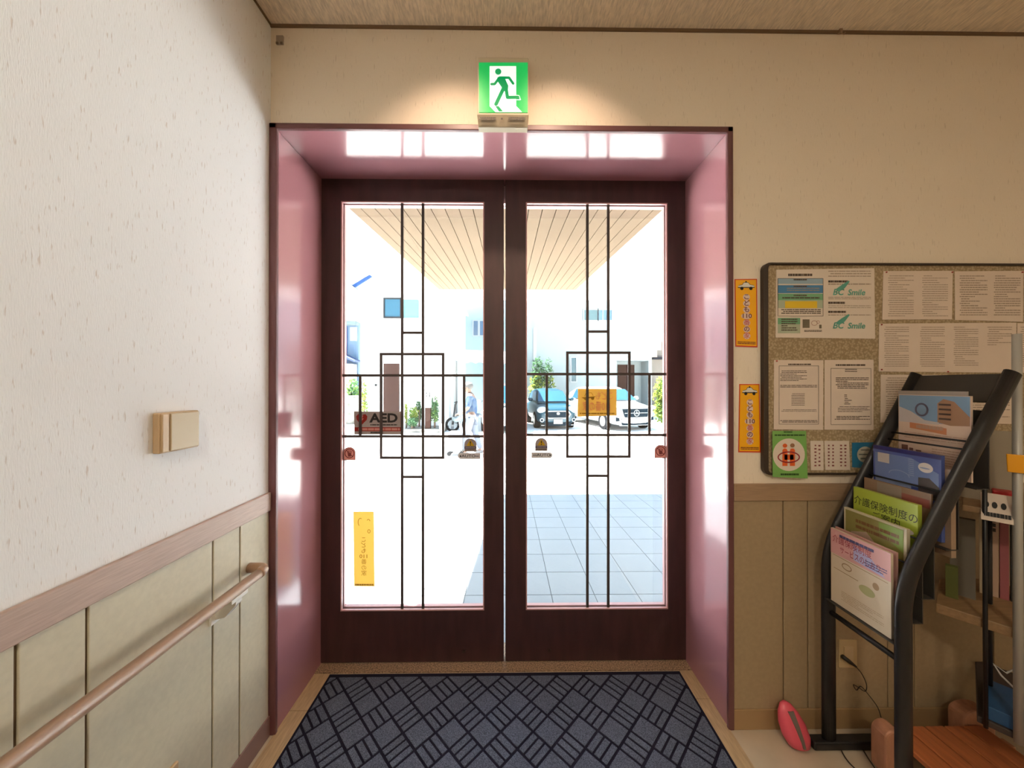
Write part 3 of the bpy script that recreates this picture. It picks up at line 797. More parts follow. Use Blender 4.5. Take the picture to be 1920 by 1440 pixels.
MB().stroke(B, [(1557, 691), (1632, 691), (1632, 796), (1557, 796), (1557, 691)], 0.7, oo).lines(B, 1566, 683, 1622, 686, 1, 1, oo, 2, 1).lines(B, 1582, 692, 1606, 699, 2, 0.4, oo, 3, 1).lines(B, 1566, 708, 1628, 730, 7, 0.45, oo, 41, 0.4)\
    .lines(B, 1582, 740, 1596, 760, 6, 0.4, oo, 42, 0.5).lines(B, 1570, 762, 1630, 774, 4, 0.35, oo, 43, 0.4).lines(B, 1564, 780, 1630, 788, 3, 0.5, oo, 44, 0.6).build('typed_text', INK, s2)
s3 = sheet([(1656, 508.5), (1653.5, 599.5), (1784, 599), (1785.5, 508)], 'faded two column notice right of the colour poster', PAPER)
MB().lines(B, 1664, 517, 1712, 596, 19, 0.3, oo, 51, 0.6).lines(B, 1728, 517, 1776, 596, 19, 0.3, oo, 52, 0.6).build('faded_text', INKL, s3)
s4 = sheet([(1789.5, 509), (1790, 600), (1917, 603.5), (1918, 508)], 'faded two column notice at the upper right end of the board', PAPER)
MB().lines(B, 1798, 517, 1850, 594, 18, 0.4, oo, 53, 0.6).lines(B, 1862, 517, 1912, 594, 18, 0.4, oo, 54, 0.7).build('faded_text', INKL, s4)
s5 = sheet([(1648, 607), (1647, 696.5), (1903, 699), (1904.5, 605)], 'widest faded notice with four columns in the middle row of the board', PAPER)
q = MB()
for i, x in enumerate((1657, 1724, 1787, 1850)): MB().lines(B, x, 613, x + 46, (690, 690, 688, 650)[i], (19, 19, 19, 9)[i], 0.32, oo, 60 + i, 0.6).build('faded_text', INKL, s5)
s6 = sheet([(1906.5, 606), (1906, 699), (2020, 700), (2021, 607)], 'faded notice cut by the edge of the picture in the middle row', PAPER)
MB().lines(B, 1912, 613, 1960, 690, 19, 0.32, oo, 66, 0.6).build('faded_text', INKL, s6)
s7 = sheet([(1651, 702.5), (1650.5, 792), (1782, 793), (1783, 703)], 'faded notice in the bottom row partly behind the black rack', PAPER)
MB().lines(B, 1660, 708, 1718, 785, 18, 0.36, oo, 71, 0.5).lines(B, 1740, 708, 1776, 785, 18, 0.36, oo, 72, 0.5).build('faded_text', INKL, s7)
s8 = sheet([(1786, 703), (1785.5, 793), (1900, 795), (1901, 703)], 'faded notice in the bottom row right above the top of the black rack', PAPER)
MB().lines(B, 1792, 706, 1892, 785, 18, 0.36, oo, 73, 0.7).build('faded_text', INKL, s8)
for t, pts in ((s1, [(1455, 677)]), (s3, [(1660, 511), (1783, 511)]), (s4, [(1914, 511)]), (s5, [(1651, 693), (1775, 697), (1651, 609)])): pin(t, pts)
# green card, hanging over the frame
gcard = thing('green_card', PY(1480, 852, YW), 'green card with a white disc and two orange figures on the notice board', 'card')
Gc = on_y(YW - 0.0225)
MB().poly(Gc, [(1448, 808), (1448.5, 894), (1514, 897), (1511, 808)], 0, 0.0012).build('card', mat('card_green', (0.19, 0.42, 0.10), 0.45), gcard)
MB().disc(Gc, 1478.5, 852.5, 30, 30.5, 0.0017, n=36).build('white_disc', BW, gcard)
q = MB(); q.disc(Gc, 1471, 835.5, 4.4, 4, 0.0022, n=14); q.poly(Gc, arch(1471, 840.5, 9.6, 33), 0.0022); q.poly(Gc, arch(1485, 840.5, 9.6, 33), 0.0022); q.rect(Gc, 1470, 852, 1487, 862, 0.0022)
q.build('orange_figures', mat('card_orange', (0.75, 0.12, 0.02), 0.5), gcard)
MB().disc(Gc, 1485, 835, 4.2, 4, 0.0022, n=14).build('brown_head', mat('card_brown', (0.33, 0.16, 0.08), 0.5), gcard)
MB().ring(Gc, 1478, 857, 21, 11, 2.4, 0.0026, 40, 0, 360).build('red_swirl', mat('card_red', (0.30, 0.02, 0.03), 0.5), gcard)
MB().lines(Gc, 1449, 814.5, 1508, 817, 1, 1, 0.0018, 5, 1).lines(Gc, 1469, 809, 1485, 811, 1, 1, 0.0018, 4, 1).lines(Gc, 1463, 887.5, 1497, 891, 1, 1, 0.0018, 6, 1).build('small_print', mat('card_ink', (0.02, 0.07, 0.01), 0.6), gcard)
def slip(q_, cols, label):
    t = sheet(q_, label, BW, 'paper_slip', 'slip', 'small paper slips at the bottom of the board')
    m = MB()
    for x, n_c, sd in cols:
        R = random.Random(sd)
        for i in range(n_c):
            y = 832 + (i + 0.5) * 44 / n_c; s_ = R.uniform(1.3, 2.2)
            m.rect(B, x - s_, y - 1.5, x + s_, y + 1.3, oo)
    m.build('red_characters', mat('slip_ink', (0.25, 0.07, 0.06), 0.6), t)
slip([(1519, 826.5), (1520, 881.5), (1543.5, 881.5), (1543, 826.5)], [(1528, 7, 1), (1535.5, 6, 2)], 'narrow left slip of the small paper slips beside the green card')
slip([(1545, 826.5), (1547, 881), (1593.5, 881), (1591, 826.5)], [(1553, 7, 3), (1561, 7, 4), (1576, 7, 5), (1584, 7, 6)], 'wider folded slip between the narrow slip and the blue card')
bc = sheet([(1597, 830), (1597.5, 876), (1640, 879), (1645, 829)], 'small blue card with a pale round emblem beside the paper slips', mat('card_blue', (0.015, 0.16, 0.30), 0.45), 'blue_card', 'card', None)
MB().disc(B, 1621, 852, 15, 15, oo, n=26).build('pale_disc', mat('disc_pale', (0.45, 0.42, 0.33), 0.5), bc)
MB().rect(B, 1613, 842.5, 1629, 844.5, oo + 0.0005).rect(B, 1609, 850.5, 1634, 853, oo + 0.0005).rect(B, 1612, 858, 1630, 861, oo + 0.0005).build('disc_print', mat('disc_ink', (0.12, 0.13, 0.12), 0.5), bc)
for i in range(12):
    pass

# ------------------------------------------------------------------ magazine rack
YF, YN = 1.36, 1.10
XR = 1.286
rk = thing('magazine_rack', (1.45, 1.23, 0), 'black metal magazine rack with sloping frame standing before the notice board', 'magazine rack')
def frame_path(y):
    pts = [(XR, y, 0.02), (XR, y, 0.3), (XR, y, 0.66)]
    p0, p1, p2 = Vector((XR, y, 0.70)), Vector((XR, y, 0.80)), Vector((XR + 0.053, y, 0.90))
    for k in range(9):
        t = k/8; pts.append(p0*(1-t)**2 + p1*2*t*(1-t) + p2*t*t)
    pts += [(1.50, y, 1.205), (1.652, y, 1.490)]
    return pts
for y in (YF, YN):
    MB().tube(frame_path(y), 0.027, 16, flat=((0, 1, 0), 0.55)).build('side_frame', BLACK, rk, smooth=True)
    MB().box(XR - 0.075, y - 0.02, 0.0, XR + 0.42, y + 0.02, 0.035).build('foot', BLACK, rk, bevel=0.008, seg=3)
MB().tube([(XR, YF, 0.545), (XR, YN, 0.545)], 0.0095, 12).build('cross_rod', BLACK, rk, smooth=True)
MB().hexa([(1.595, YF-0.01, 1.395), (1.595, YN+0.01, 1.395), (1.648, YN+0.01, 1.488), (1.648, YF-0.01, 1.488)],
          [(1.603, YF-0.01, 1.391), (1.603, YN+0.01, 1.391), (1.656, YN+0.01, 1.484), (1.656, YF-0.01, 1.484)]).build('top_panel', mat('rack_panel', (0.035, 0.030, 0.026), 0.5), rk)
POCK = [(1.553, 1.105), (1.450, 0.905), (1.368, 0.745), (1.329, 0.665), (1.276, 0.598)]
for i, (x, z) in enumerate(POCK):
    MB().box(x - 0.012, YN + 0.008, z, x + 0.032, YF - 0.008, z + 0.003).box(x + 0.030, YN + 0.008, z, x + 0.033, YF - 0.008, z + (0.19 if i else 0.26)).build('pocket', mat('rack_panel', (0.035, 0.030, 0.026), 0.5), rk)
for x, z in ((1.531, 1.262), (1.516, 1.236), (1.440, 1.095), (1.426, 1.066), (1.354, 0.94), (1.318, 0.86)):
    MB().tube([(x, YF, z), (x, YN, z)], 0.0032, 8).build('front_rod', BLACK, rk, smooth=True)

def brochure(x, ztop, thick, base, label, h=0.29, ya=1.337, wd=0.212, group='brochures in the magazine rack', tilt=0.0, name='brochure'):
    t = thing(name, (x, ya - wd/2, ztop - h), label, 'brochure', group)
    def M(a, b, off=0.0):      # a 0..100 from far to near, b 0..137 downwards
        return Vector((x - off + tilt*b/137, ya - a/100*wd, ztop - b/137*h))
    MB().hexa([M(0,0), M(0,137), M(100,137), M(100,0)], [M(0,0)+Vector((thick,0,0)), M(0,137)+Vector((thick,0,0)), M(100,137)+Vector((thick,0,0)), M(100,0)+Vector((thick,0,0))])\
        .build('pages', base, t)
    return t, M
o1, o2, o3 = 0.0006, 0.0011, 0.0016
def cm(name, c, r=0.35): return mat(name, c, r)
t, M = brochure(1.548, 1.413, 0.006, cm('br_cream', (0.66, 0.50, 0.40)), 'brochure with blue sky and a building, in the highest pocket of the rack')
MB().rect(M, 1, 1, 99, 48, o1).build('sky_print', cm('br_sky', (0.20, 0.33, 0.50)), t)
MB().poly(M, [(1, 22), (1, 50), (60, 50), (60, 46), (40, 44), (20, 30)], o2).build('cloud_print', cm('br_cloud', (0.52, 0.48, 0.48)), t)
q = MB().poly(M, [(58, 14), (58, 46), (75, 50), (99, 48), (99, 34), (80, 10), (66, 6)], o2); q.build('building_print', cm('br_building', (0.34, 0.19, 0.11)), t)
q = MB()
for k in range(4): q.rect(M, 60, 14 + k*8, 76, 17 + k*8, o3)
q.build('building_windows', cm('br_dark', (0.08, 0.05, 0.04)), t)
MB().poly(M, [(18, 50), (18, 60), (70, 66), (70, 55)], o2).build('orange_ribbon', cm('br_orange', (0.52, 0.20, 0.09)), t)
MB().lines(M, 26, 53, 66, 60, 1, 0.9, o3, 3, 1).lines(M, 5, 68, 95, 80, 4, 0.3, o2, 5, 0.8).lines(M, 50, 92, 95, 125, 8, 0.3, o2, 6, 0.8).build('brochure_print', cm('br_printl', (0.42, 0.27, 0.19)), t)
MB().ring(M, 36, 26, 10, 12, 3, o3, 20).disc(M, 30, 44, 4, 3, 3, o3).build('figure_print', cm('br_fig', (0.10, 0.10, 0.16)), t)
MB().rect(M, 5, 92, 15, 102, o2).rect(M, 17, 96, 23, 106, o2).rect(M, 27, 98, 35, 110, o2).rect(M, 38, 102, 47, 110, o2).build('photo_row', cm('br_photo', (0.16, 0.07, 0.05)), t)
t, M = brochure(1.556, 1.428, 0.004, cm('br_grey', (0.34, 0.30, 0.26)), 'grey-beige sheet showing behind the building brochure in the highest pocket', ya=1.345, wd=0.205, name='paper_sheet')
t, M = brochure(1.446, 1.214, 0.012, cm('br_blue', (0.07, 0.10, 0.30), 0.25), 'blue glossy brochure with a white oval, second pocket of the rack')
MB().rect(M, 0, 0, 100, 7, o1).build('navy_edge', cm('br_navy', (0.012, 0.012, 0.12)), t)
MB().poly(M, [(3, 12), (3, 60), (97, 60), (97, 30), (60, 12)], o1).build('sky_print', cm('br_blue2', (0.13, 0.19, 0.40)), t)
MB().rect(M, 8, 12, 27, 29, o2).build('white_label', cm('br_label', (0.50, 0.46, 0.45)), t)
MB().disc(M, 80, 24, 10, 8, o2).build('white_oval', cm('br_oval', (0.66, 0.60, 0.58)), t)
MB().poly(M, [(70, 42), (70, 72), (98, 72), (98, 52), (85, 40)], o2).build('building_print', cm('br_dkbuild', (0.06, 0.05, 0.05)), t)
MB().ring(M, 42, 46, 16, 9, 1.2, o2, 20, 180, 360).rect(M, 4, 58, 60, 64, o2).lines(M, 56, 14, 64, 44, 9, 0.4, o2, 4, 1).disc(M, 79, 25, 7, 1.2, o3).build('pale_print', cm('br_pale', (0.24, 0.30, 0.48)), t)
t, M = brochure(1.459, 1.17, 0.016, cm('br_mixed', (0.30, 0.20, 0.13)), 'brown backed brochures behind the blue brochure, near the frame', ya=1.30, wd=0.19, name='brochure_bundle')
t, M = brochure(1.412, 1.085, 0.005, cm('br_brown', (0.24, 0.15, 0.09)), 'brown patterned leaflet between the blue and the green brochures', ya=1.34, wd=0.215)
MB().rect(M, 22, 2, 60, 20, o1).build('grey_patch', cm('br_patch', (0.25, 0.20, 0.15)), t)
MB().rect(M, 60, 10, 98, 24, o1).build('red_patch', cm('br_red', (0.24, 0.07, 0.05)), t)
t, M = brochure(1.366, 1.049, 0.014, cm('br_green', (0.34, 0.42, 0.045)), 'lime green care insurance guide with black Japanese title in the rack')
q = MB(); q.text(M, '介護保険制度の', 51, 24, 12, o1, bold=0.0, wx=0.86); q.text(M, 'ご案内', 54, 41, 11, o1, bold=0.0); q.build('title_lettering', cm('br_black', (0.015, 0.02, 0.01)), t)
MB().disc(M, 82, 47, 13, 5, o1).build('white_oval', cm('br_oval', (0.66, 0.60, 0.58)), t)
t, M = brochure(1.328, 0.969, 0.012, cm('br_ivory', (0.50, 0.44, 0.30)), 'olive and brown brochure with a pale diamond between the green and the pink ones')
MB().rect(M, 3, 3, 96, 120, o1).build('olive_field', cm('br_olive', (0.21, 0.19, 0.05)), t)
MB().poly(M, [(60, 4), (60, 20), (96, 40), (96, 4)], o2).build('green_corner', cm('br_green3', (0.20, 0.30, 0.05)), t)
MB().poly(M, [(12, 40), (35, 64), (66, 54), (40, 30)], o2).build('pale_diamond', cm('br_diamond', (0.42, 0.30, 0.22)), t)
MB().lines(M, 22, 14, 90, 34, 2, 0.55, o3, 9, 1).rect(M, 20, 66, 90, 74, o2).build('brown_print', cm('br_brown4', (0.16, 0.07, 0.02)), t)
t, M = brochure(1.275, 0.888, 0.008, cm('br_cream5', (0.62, 0.52, 0.38)), 'pink and cream brochure in the lowest pocket at the front of the rack', h=0.285)
MB().rect(M, 0, 0, 100, 46, o1).build('pink_field', cm('br_pink', (0.62, 0.33, 0.32)), t)
MB().poly(M, [(42, 14), (42, 40), (92, 44), (70, 22)], o2).build('lilac_patch', cm('br_lilac', (0.40, 0.38, 0.60)), t)
MB().text(M, '介護保険制度', 38, 18, 11, o3, bold=0.0, wx=0.75).text(M, 'サービスのしおり', 52, 34, 10, o3, bold=0.0, wx=0.62).build('title_lettering', cm('br_crimson', (0.34, 0.05, 0.07)), t)
MB().lines(M, 14, 6, 76, 11, 1, 1, o3, 12, 1).lines(M, 60, 30, 95, 42, 3, 0.4, o3, 13, 0.8).build('blue_print', cm('br_bluepr', (0.10, 0.09, 0.22)), t)
MB().stroke(M, [(4, 48), (96, 50)], 1, o2).stroke(M, [(6, 72), (50, 73)], 1.2, o2).ring(M, 30, 60, 9, 6, 1.6, o2).disc(M, 78, 66, 5, 6, o2).lines(M, 20, 108, 90, 126, 6, 0.25, o2, 17, 0.8).build('brown_drawing', cm('br_draw', (0.36, 0.24, 0.13)), t)
MB().disc(M, 64, 82, 13, 8, o2).build('green_patch', cm('br_greenp', (0.38, 0.36, 0.16)), t)
t, M = brochure(1.290, 0.893, 0.006, cm('br_pinkb', (0.46, 0.25, 0.22)), 'second copy tucked behind the pink and cream brochure', h=0.285, name='brochure', ya=1.334)

# ------------------------------------------------------------------ corner shelf behind the rack
P0 = Vector((1.598, 1.261, 0)); U = Vector((0.592, -0.806, 0)); V = Vector((0.806, 0.592, 0))
def loc(a, b, z): return P0 + U*a + V*b + Vector((0, 0, z))
sh = thing('corner_shelf', loc(0.15, 0.15, 0), 'wooden corner shelf unit with metal posts behind the magazine rack', 'shelf')
SHW = mat('shelf_wood', (0.30, 0.18, 0.085), 0.5, noise=0.2, nscale=5, stretch=(3, 20, 20))
def board(z, th, a0=-0.0, a1=0.33, b1=0.42):
    pl = [(P0 + U*a + V*b) for a, b in ((a0, 0), (a1, 0), (a1, b1), (a0, b1))]
    pl = clip([(p.x, p.y) for p in pl], 1.0, 0.5, 3.0, YW - 0.016)
    return MB().prism([(x, y, z - th) for x, y in pl], (0, 0, th))
board(0.634, 0.034).build('board', SHW, sh, bevel=0.003)
board(1.02, 0.022, a0=0.06).build('board', SHW, sh, bevel=0.003)
board(0.285, 0.022, a0=0.09).build('board', mat('shelf_dark', (0.05, 0.035, 0.03), 0.6), sh, bevel=0.003)
for a, zt2, m_, r in ((0.108, 1.25, BLACK, 0.006), (0.172, 1.62, mat('grey_post', (0.42, 0.40, 0.36), 0.4, metal=0.2), 0.011)):
    MB().tube([loc(a, -0.008, 0.262), loc(a, -0.008, zt2)], r, 10).build('post', m_, sh, smooth=True)
for a, b in ((0.31, 0.02), (0.12, 0.16), (0.32, 0.38)):
    MB().tube([loc(a, b, 0 if b > 0.3 else 0.262), loc(a, b, 1.02)], 0.008, 8).build('post', BLACK, sh, smooth=True)
def book(a0, a1, b0, b1, z0, hh, m_, label, name='book', cat='book', group=None, bands=None):
    t = thing(name, loc((a0+a1)/2, (b0+b1)/2, z0), label, cat, group)
    MB().hexa([loc(a0, b0, z0), loc(a1, b0, z0), loc(a1, b1, z0), loc(a0, b1, z0)], [loc(a0, b0, z0+hh), loc(a1, b0, z0+hh), loc(a1, b1, z0+hh), loc(a0, b1, z0+hh)]).build('cover', m_, t)
    if bands:
        c, rows = bands
        Ms = lambda x, y, off=0.0: loc(a0 + x*(a1-a0), b0 - off, z0 + hh*(1-y))
        q = MB()
        for y0, y1 in rows: q.rect(Ms, 0.3, y0, 0.7, y1, 0.0006)
        q.build('spine_print', c, t)
    return t
INKB = mat('spine_ink', (0.06, 0.05, 0.04), 0.6)
rows = [(0.06 + 0.055*k, 0.10 + 0.055*k) for k in range(7)] + [(0.72, 0.74), (0.9, 0.95)]
book(0.100, 0.121, 0.245, 0.30, 0.634, 0.355, mat('bk_cream', (0.50, 0.42, 0.28), 0.5), 'cream spined book with dark lettering on the corner shelf', bands=(INKB, rows), group='books on the corner shelf')
book(0.124, 0.143, 0.245, 0.30, 0.634, 0.34, mat('bk_rose', (0.50, 0.34, 0.25), 0.5), 'pale rose spined book beside the cream one on the corner shelf', bands=(INKB, rows[:4]), group='books on the corner shelf')
book(0.146, 0.166, 0.245, 0.30, 0.634, 0.33, mat('bk_pink', (0.34, 0.10, 0.11), 0.5), 'dark pink spined book at the right of the books on the shelf', group='books on the corner shelf')
book(0.170, 0.215, 0.245, 0.30, 0.634, 0.33, mat('bk_black', (0.03, 0.025, 0.02), 0.5), 'black spined folder at the picture edge on the corner shelf', name='folder', cat='folder')
book(0.03, 0.090, 0.150, 0.175, 0.634, 0.30, mat('bk_grey', (0.15, 0.13, 0.10), 0.6), 'grey-brown file box left of the books on the corner shelf', name='file_box', cat='file box')
book(0.02, 0.05, 0.10, 0.125, 0.634, 0.12, mat('bk_olive', (0.10, 0.11, 0.02), 0.6), 'small olive green booklet in front of the grey file box', name='booklet', cat='booklet')
# upper board: sheet, leaflet, red box
t = thing('leaflet', loc(0.12, 0.03, 1.02), 'white leaflet with black characters lying over the shelf edge', 'leaflet')
Ml = lambda x, y, off=0.0: loc(0.10 + x*0.064, -0.022 - off*0.9 + (1-y)*0.05, 0.985 + (1-y)*0.085 + off*0.4)
MB().hexa([Ml(0,0), Ml(0,1), Ml(1,1), Ml(1,0)], [Ml(0,0,0.002), Ml(0,1,0.002), Ml(1,1,0.002), Ml(1,0,0.002)]).build('page', PAPER, t)
q = MB()
for x in (0.12, 0.38, 0.66): q.disc(Ml, x + 0.06, 0.42, 0.09, 0.12, 0.003, n=10)
q.lines(Ml, 0.05, 0.7, 0.95, 0.85, 1, 1, 0.003, 3, 1).build('black_print', DK, t)
t = thing('red_box', loc(0.15, 0.10, 1.02), 'small red packet standing on the upper board of the corner shelf', 'packet')
MB().hexa([loc(0.125, 0.07, 1.02), loc(0.168, 0.07, 1.02), loc(0.168, 0.12, 1.02), loc(0.125, 0.12, 1.02)], [loc(0.125, 0.07, 1.075), loc(0.168, 0.07, 1.075), loc(0.168, 0.12, 1.075), loc(0.125, 0.12, 1.075)]).build('packet', mat('packet_red', (0.45, 0.02, 0.02), 0.4), t, bevel=0.004)
t = thing('grey_document_tray', loc(0.14, 0.16, 1.02), 'pale paper pad leaning at the back of the upper shelf board', 'paper pad')
MB().hexa([loc(0.05, 0.14, 1.02), loc(0.17, 0.14, 1.02), loc(0.17, 0.15, 1.02), loc(0.05, 0.15, 1.02)], [loc(0.05, 0.17, 1.28), loc(0.17, 0.17, 1.28), loc(0.17, 0.18, 1.28), loc(0.05, 0.18, 1.28)]).build('pad', mat('pad_grey', (0.34, 0.28, 0.20), 0.7), t)
t.name = 'paper_pad'
t = thing('yellow_clip', loc(0.166, -0.02, 1.19), 'orange-yellow plastic tag on the grey shelf post', 'tag')
MB().hexa([loc(0.152, -0.026, 1.16), loc(0.185, -0.026, 1.16), loc(0.185, -0.020, 1.16), loc(0.152, -0.020, 1.16)], [loc(0.150, -0.026, 1.22), loc(0.185, -0.026, 1.22), loc(0.185, -0.020, 1.22), loc(0.150, -0.020, 1.22)]).build('tag_plate', mat('tag_yellow', (0.85, 0.36, 0.0), 0.4), t, bevel=0.002)
# lower board
t = thing('blue_book', loc(0.16, 0.05, 0.285), 'blue book lying flat on the lowest board of the corner shelf', 'book')
MB().hexa([loc(0.11, 0.01, 0.285), loc(0.24, 0.01, 0.285), loc(0.24, 0.20, 0.285), loc(0.11, 0.20, 0.285)], [loc(0.11, 0.01, 0.33), loc(0.24, 0.01, 0.33), loc(0.24, 0.20, 0.33), loc(0.11, 0.20, 0.33)]).build('cover', mat('book_blue', (0.02, 0.08, 0.20), 0.4), t, bevel=0.002)
t = thing('white_cable', loc(0.16, 0.05, 0.5), 'white looped cable hanging beneath the main shelf board', 'cable')
MB().tube([loc(0.20, 0.05, 0.59), loc(0.19, 0.03, 0.52), loc(0.15, 0.01, 0.47), loc(0.125, 0.01, 0.485), loc(0.14, 0.01, 0.455), loc(0.17, 0.02, 0.42), loc(0.21, 0.05, 0.40)], 0.0028, 8).build('cord', mat('cord_white', (0.5, 0.5, 0.48), 0.5), t, smooth=True)

# ------------------------------------------------------------------ on the floor at the right
st = thing('wooden_slatted_stool', (1.66, 1.12, 0), 'low orange-brown slatted wooden stool with rounded corner posts on the floor', 'stool')
OW = mat('orange_wood', (0.42, 0.13, 0.045), 0.4, noise=0.25, nscale=3, stretch=(20, 2, 20))
OW2 = mat('pinkish_wood', (0.46, 0.22, 0.13), 0.45, noise=0.2, nscale=4, stretch=(10, 10, 3))
for i in range(5):
    x0 = 1.475 + i*0.078
    MB().box(x0, 0.98, 0.095, x0 + 0.073, 1.325, 0.115).build('slat', OW, st, bevel=0.004)
for y in (1.02, 1.26):
    MB().box(1.44, y, 0.065, 1.90, y + 0.035, 0.095).build('cross_bar', OW2, st, bevel=0.003)
for x0, x1, y0, zz in ((1.395, 1.468, 1.25, 0.17), (1.395, 1.468, 0.97, 0.17), (1.80, 1.925, 1.33, 0.165), (1.87, 1.935, 0.97, 0.17)):
    r = (x1-x0)/2
    pts = [(x0, y0, 0), (x1, y0, 0)] + [((x0+x1)/2 + r*math.cos(a), y0, zz - 0.035 + 0.035*math.sin(a)) for a in [math.pi*k/10 for k in range(11)]]
    MB().prism(pts, (0, 0.055, 0)).build('corner_post', OW2, st, bevel=0.006)
def on_floor(px, py, z=0.0):
    d = ray(px, py); t = (z - H)/d.z
    return Vector((d.x*t, d.y*t, z))
CAB = mat('cable_black', (0.02, 0.014, 0.01), 0.5)
gd = thing('pink_oval_gadget', (PY(1487, 1360, 1.37).x, 1.37, 0), 'pink plastic oval gadget with a grey slot leaning against the baseboard', 'gadget')
cgx = PY(1487, 1360, 1.375).x
sm_ = MB(); rings = []
for k, (z, rx, ry) in enumerate([(0.002, 0.020, 0.014), (0.012, 0.042, 0.026), (0.04, 0.053, 0.032), (0.08, 0.052, 0.030), (0.115, 0.040, 0.023), (0.142, 0.022, 0.013), (0.150, 0.008, 0.006)]):
    lean = 1.355 + z*0.27; sh_x = cgx + 0.012 - z*0.20
    rings.append([Vector((sh_x + rx*math.cos(a), lean + ry*math.sin(a), z)) for a in [2*math.pi*j/20 for j in range(20)]])
sm_.loft(rings); sm_.build('shell', mat('gadget_pink', (0.62, 0.08, 0.12), 0.35), gd, smooth=True)
q = MB()
fr_pts = []
for z, ry in ((0.02, 0.030), (0.05, 0.0325), (0.09, 0.029), (0.13, 0.019)):
    y = 1.355 + z*0.27 - ry - 0.001; xx = cgx + 0.014 - z*0.20; wv = 0.004 + z*0.06
    fr_pts.append((Vector((xx - wv, y, z)), Vector((xx + wv, y, z))))
for (a, b), (c, d) in zip(fr_pts, fr_pts[1:]):
    q.hexa([a, b, d, c], [a + Vector((0, .012, 0)), b + Vector((0, .012, 0)), d + Vector((0, .012, 0)), c + Vector((0, .012, 0))])
q.build('slot', mat('gadget_grey', (0.14, 0.11, 0.09), 0.5), gd)
def smooth_path(pts, n=6):
    out = []
    P_ = [Vector(p) for p in pts]; P_ = [P_[0]] + P_ + [P_[-1]]
    for i in range(1, len(P_)-2):
        for k in range(n):
            t = k/n; a, b, c, d = P_[i-1], P_[i], P_[i+1], P_[i+2]
            out.append(0.5*((2*b) + (c-a)*t + (2*a-5*b+4*c-d)*t*t + (3*b-a-3*c+d)*t**3))
    out.append(P_[-2]); return out
fc = thing('floor_cable', on_floor(1580, 1392), 'thin black cable looping across the floor from the pink gadget', 'cable')
pts = [on_floor(x, y, 0.004) for x, y in ((1513, 1380), (1545, 1388), (1575, 1397), (1592, 1388), (1588, 1380), (1576, 1392), (1580, 1412), (1600, 1438), (1640, 1468), (1690, 1490))]
MB().tube(smooth_path(pts), 0.0022, 8).build('cord', CAB, fc, smooth=True)
pts = [on_floor(x, y, 0.009) for x, y in ((1590, 1386), (1612, 1398), (1630, 1425), (1655, 1462))]
MB().tube(smooth_path(pts), 0.0022, 8).build('cord', CAB, fc, smooth=True)
wo = thing('wall_socket', PY(1585, 1215, YW), 'faint beige electrical socket plate low on the front wall behind the rack', 'socket')
MB().rect(W, 1569, 1196, 1602, 1248, 0.006, 0.006).build('plate', mat('socket_plate', (0.50, 0.37, 0.20), 0.5), wo, bevel=0.002)
MB().rect(W, 1577, 1208, 1594, 1236, 0.012, 0.002).build('socket_face', mat('socket_face', (0.55, 0.42, 0.25), 0.5), wo)
pc = thing('plug_cable', PY(1590, 1240, YW), 'black plug and thin cable hanging in front of the wainscot', 'cable')
a_, b_ = PY(1580, 1231, YW - 0.025), PY(1605, 1250, YW - 0.03)
MB().tube([a_, a_*0.5 + b_*0.5, b_], [0.0085, 0.008, 0.004], 10).build('plug', CAB, pc, smooth=True)
pts = [b_] + [PY(x, y, YW - 0.03) for x, y in ((1615, 1262), (1623, 1278), (1625, 1290), (1621, 1296), (1608, 1288), (1600, 1284), (1606, 1294), (1614, 1287), (1628, 1302), (1645, 1325), (1652, 1345))]
MB().tube(smooth_path(pts), 0.0016, 8).build('cord', CAB, pc, smooth=True)

# ------------------------------------------------------------------ ceiling fixtures: bodies for the added fill lamps, and the downlights
for (x, y, s, e, col), lb in zip(FILL_LAMPS, ('added round fill lamp on the ceiling to the right of the camera', 'added round fill lamp on the ceiling straight behind the camera', 'added round fill lamp on the ceiling at the back right of the room')):
    t = thing('fill_lamp_fixture', (x, y, CEIL), lb, 'ceiling lamp')
    MB().tube([(x, y, CEIL - 0.07), (x, y, CEIL)], s/2, 32).build('lamp_body', WHITE, t)
    MB().tube([(x, y, CEIL - 0.078), (x, y, CEIL - 0.07)], s/2 - 0.03, 32).build('diffuser', mat('diffuser', (0.9, 0.85, 0.75), 0.5), t)
for (x, y), lb in zip(SPOTS, ('left recessed downlight in the ceiling above the mat', 'right recessed downlight in the ceiling above the mat')):
    t = thing('downlight', (x, y, CEIL), lb, 'downlight')
    q = MB(); ro, ri = 0.055, 0.042; n = 24
    for k in range(n):
        p, r2 = 2*math.pi*k/n, 2*math.pi*(k+1)/n
        f_ = lambda a, rr, z: (x + rr*math.cos(a), y + rr*math.sin(a), z)
        q.hexa([f_(p, ri, CEIL-0.006), f_(r2, ri, CEIL-0.006), f_(r2, ro, CEIL-0.006), f_(p, ro, CEIL-0.006)], [f_(p, ri, CEIL), f_(r2, ri, CEIL), f_(r2, ro, CEIL), f_(p, ro, CEIL)])
    q.build('trim_ring', WHITE, t)

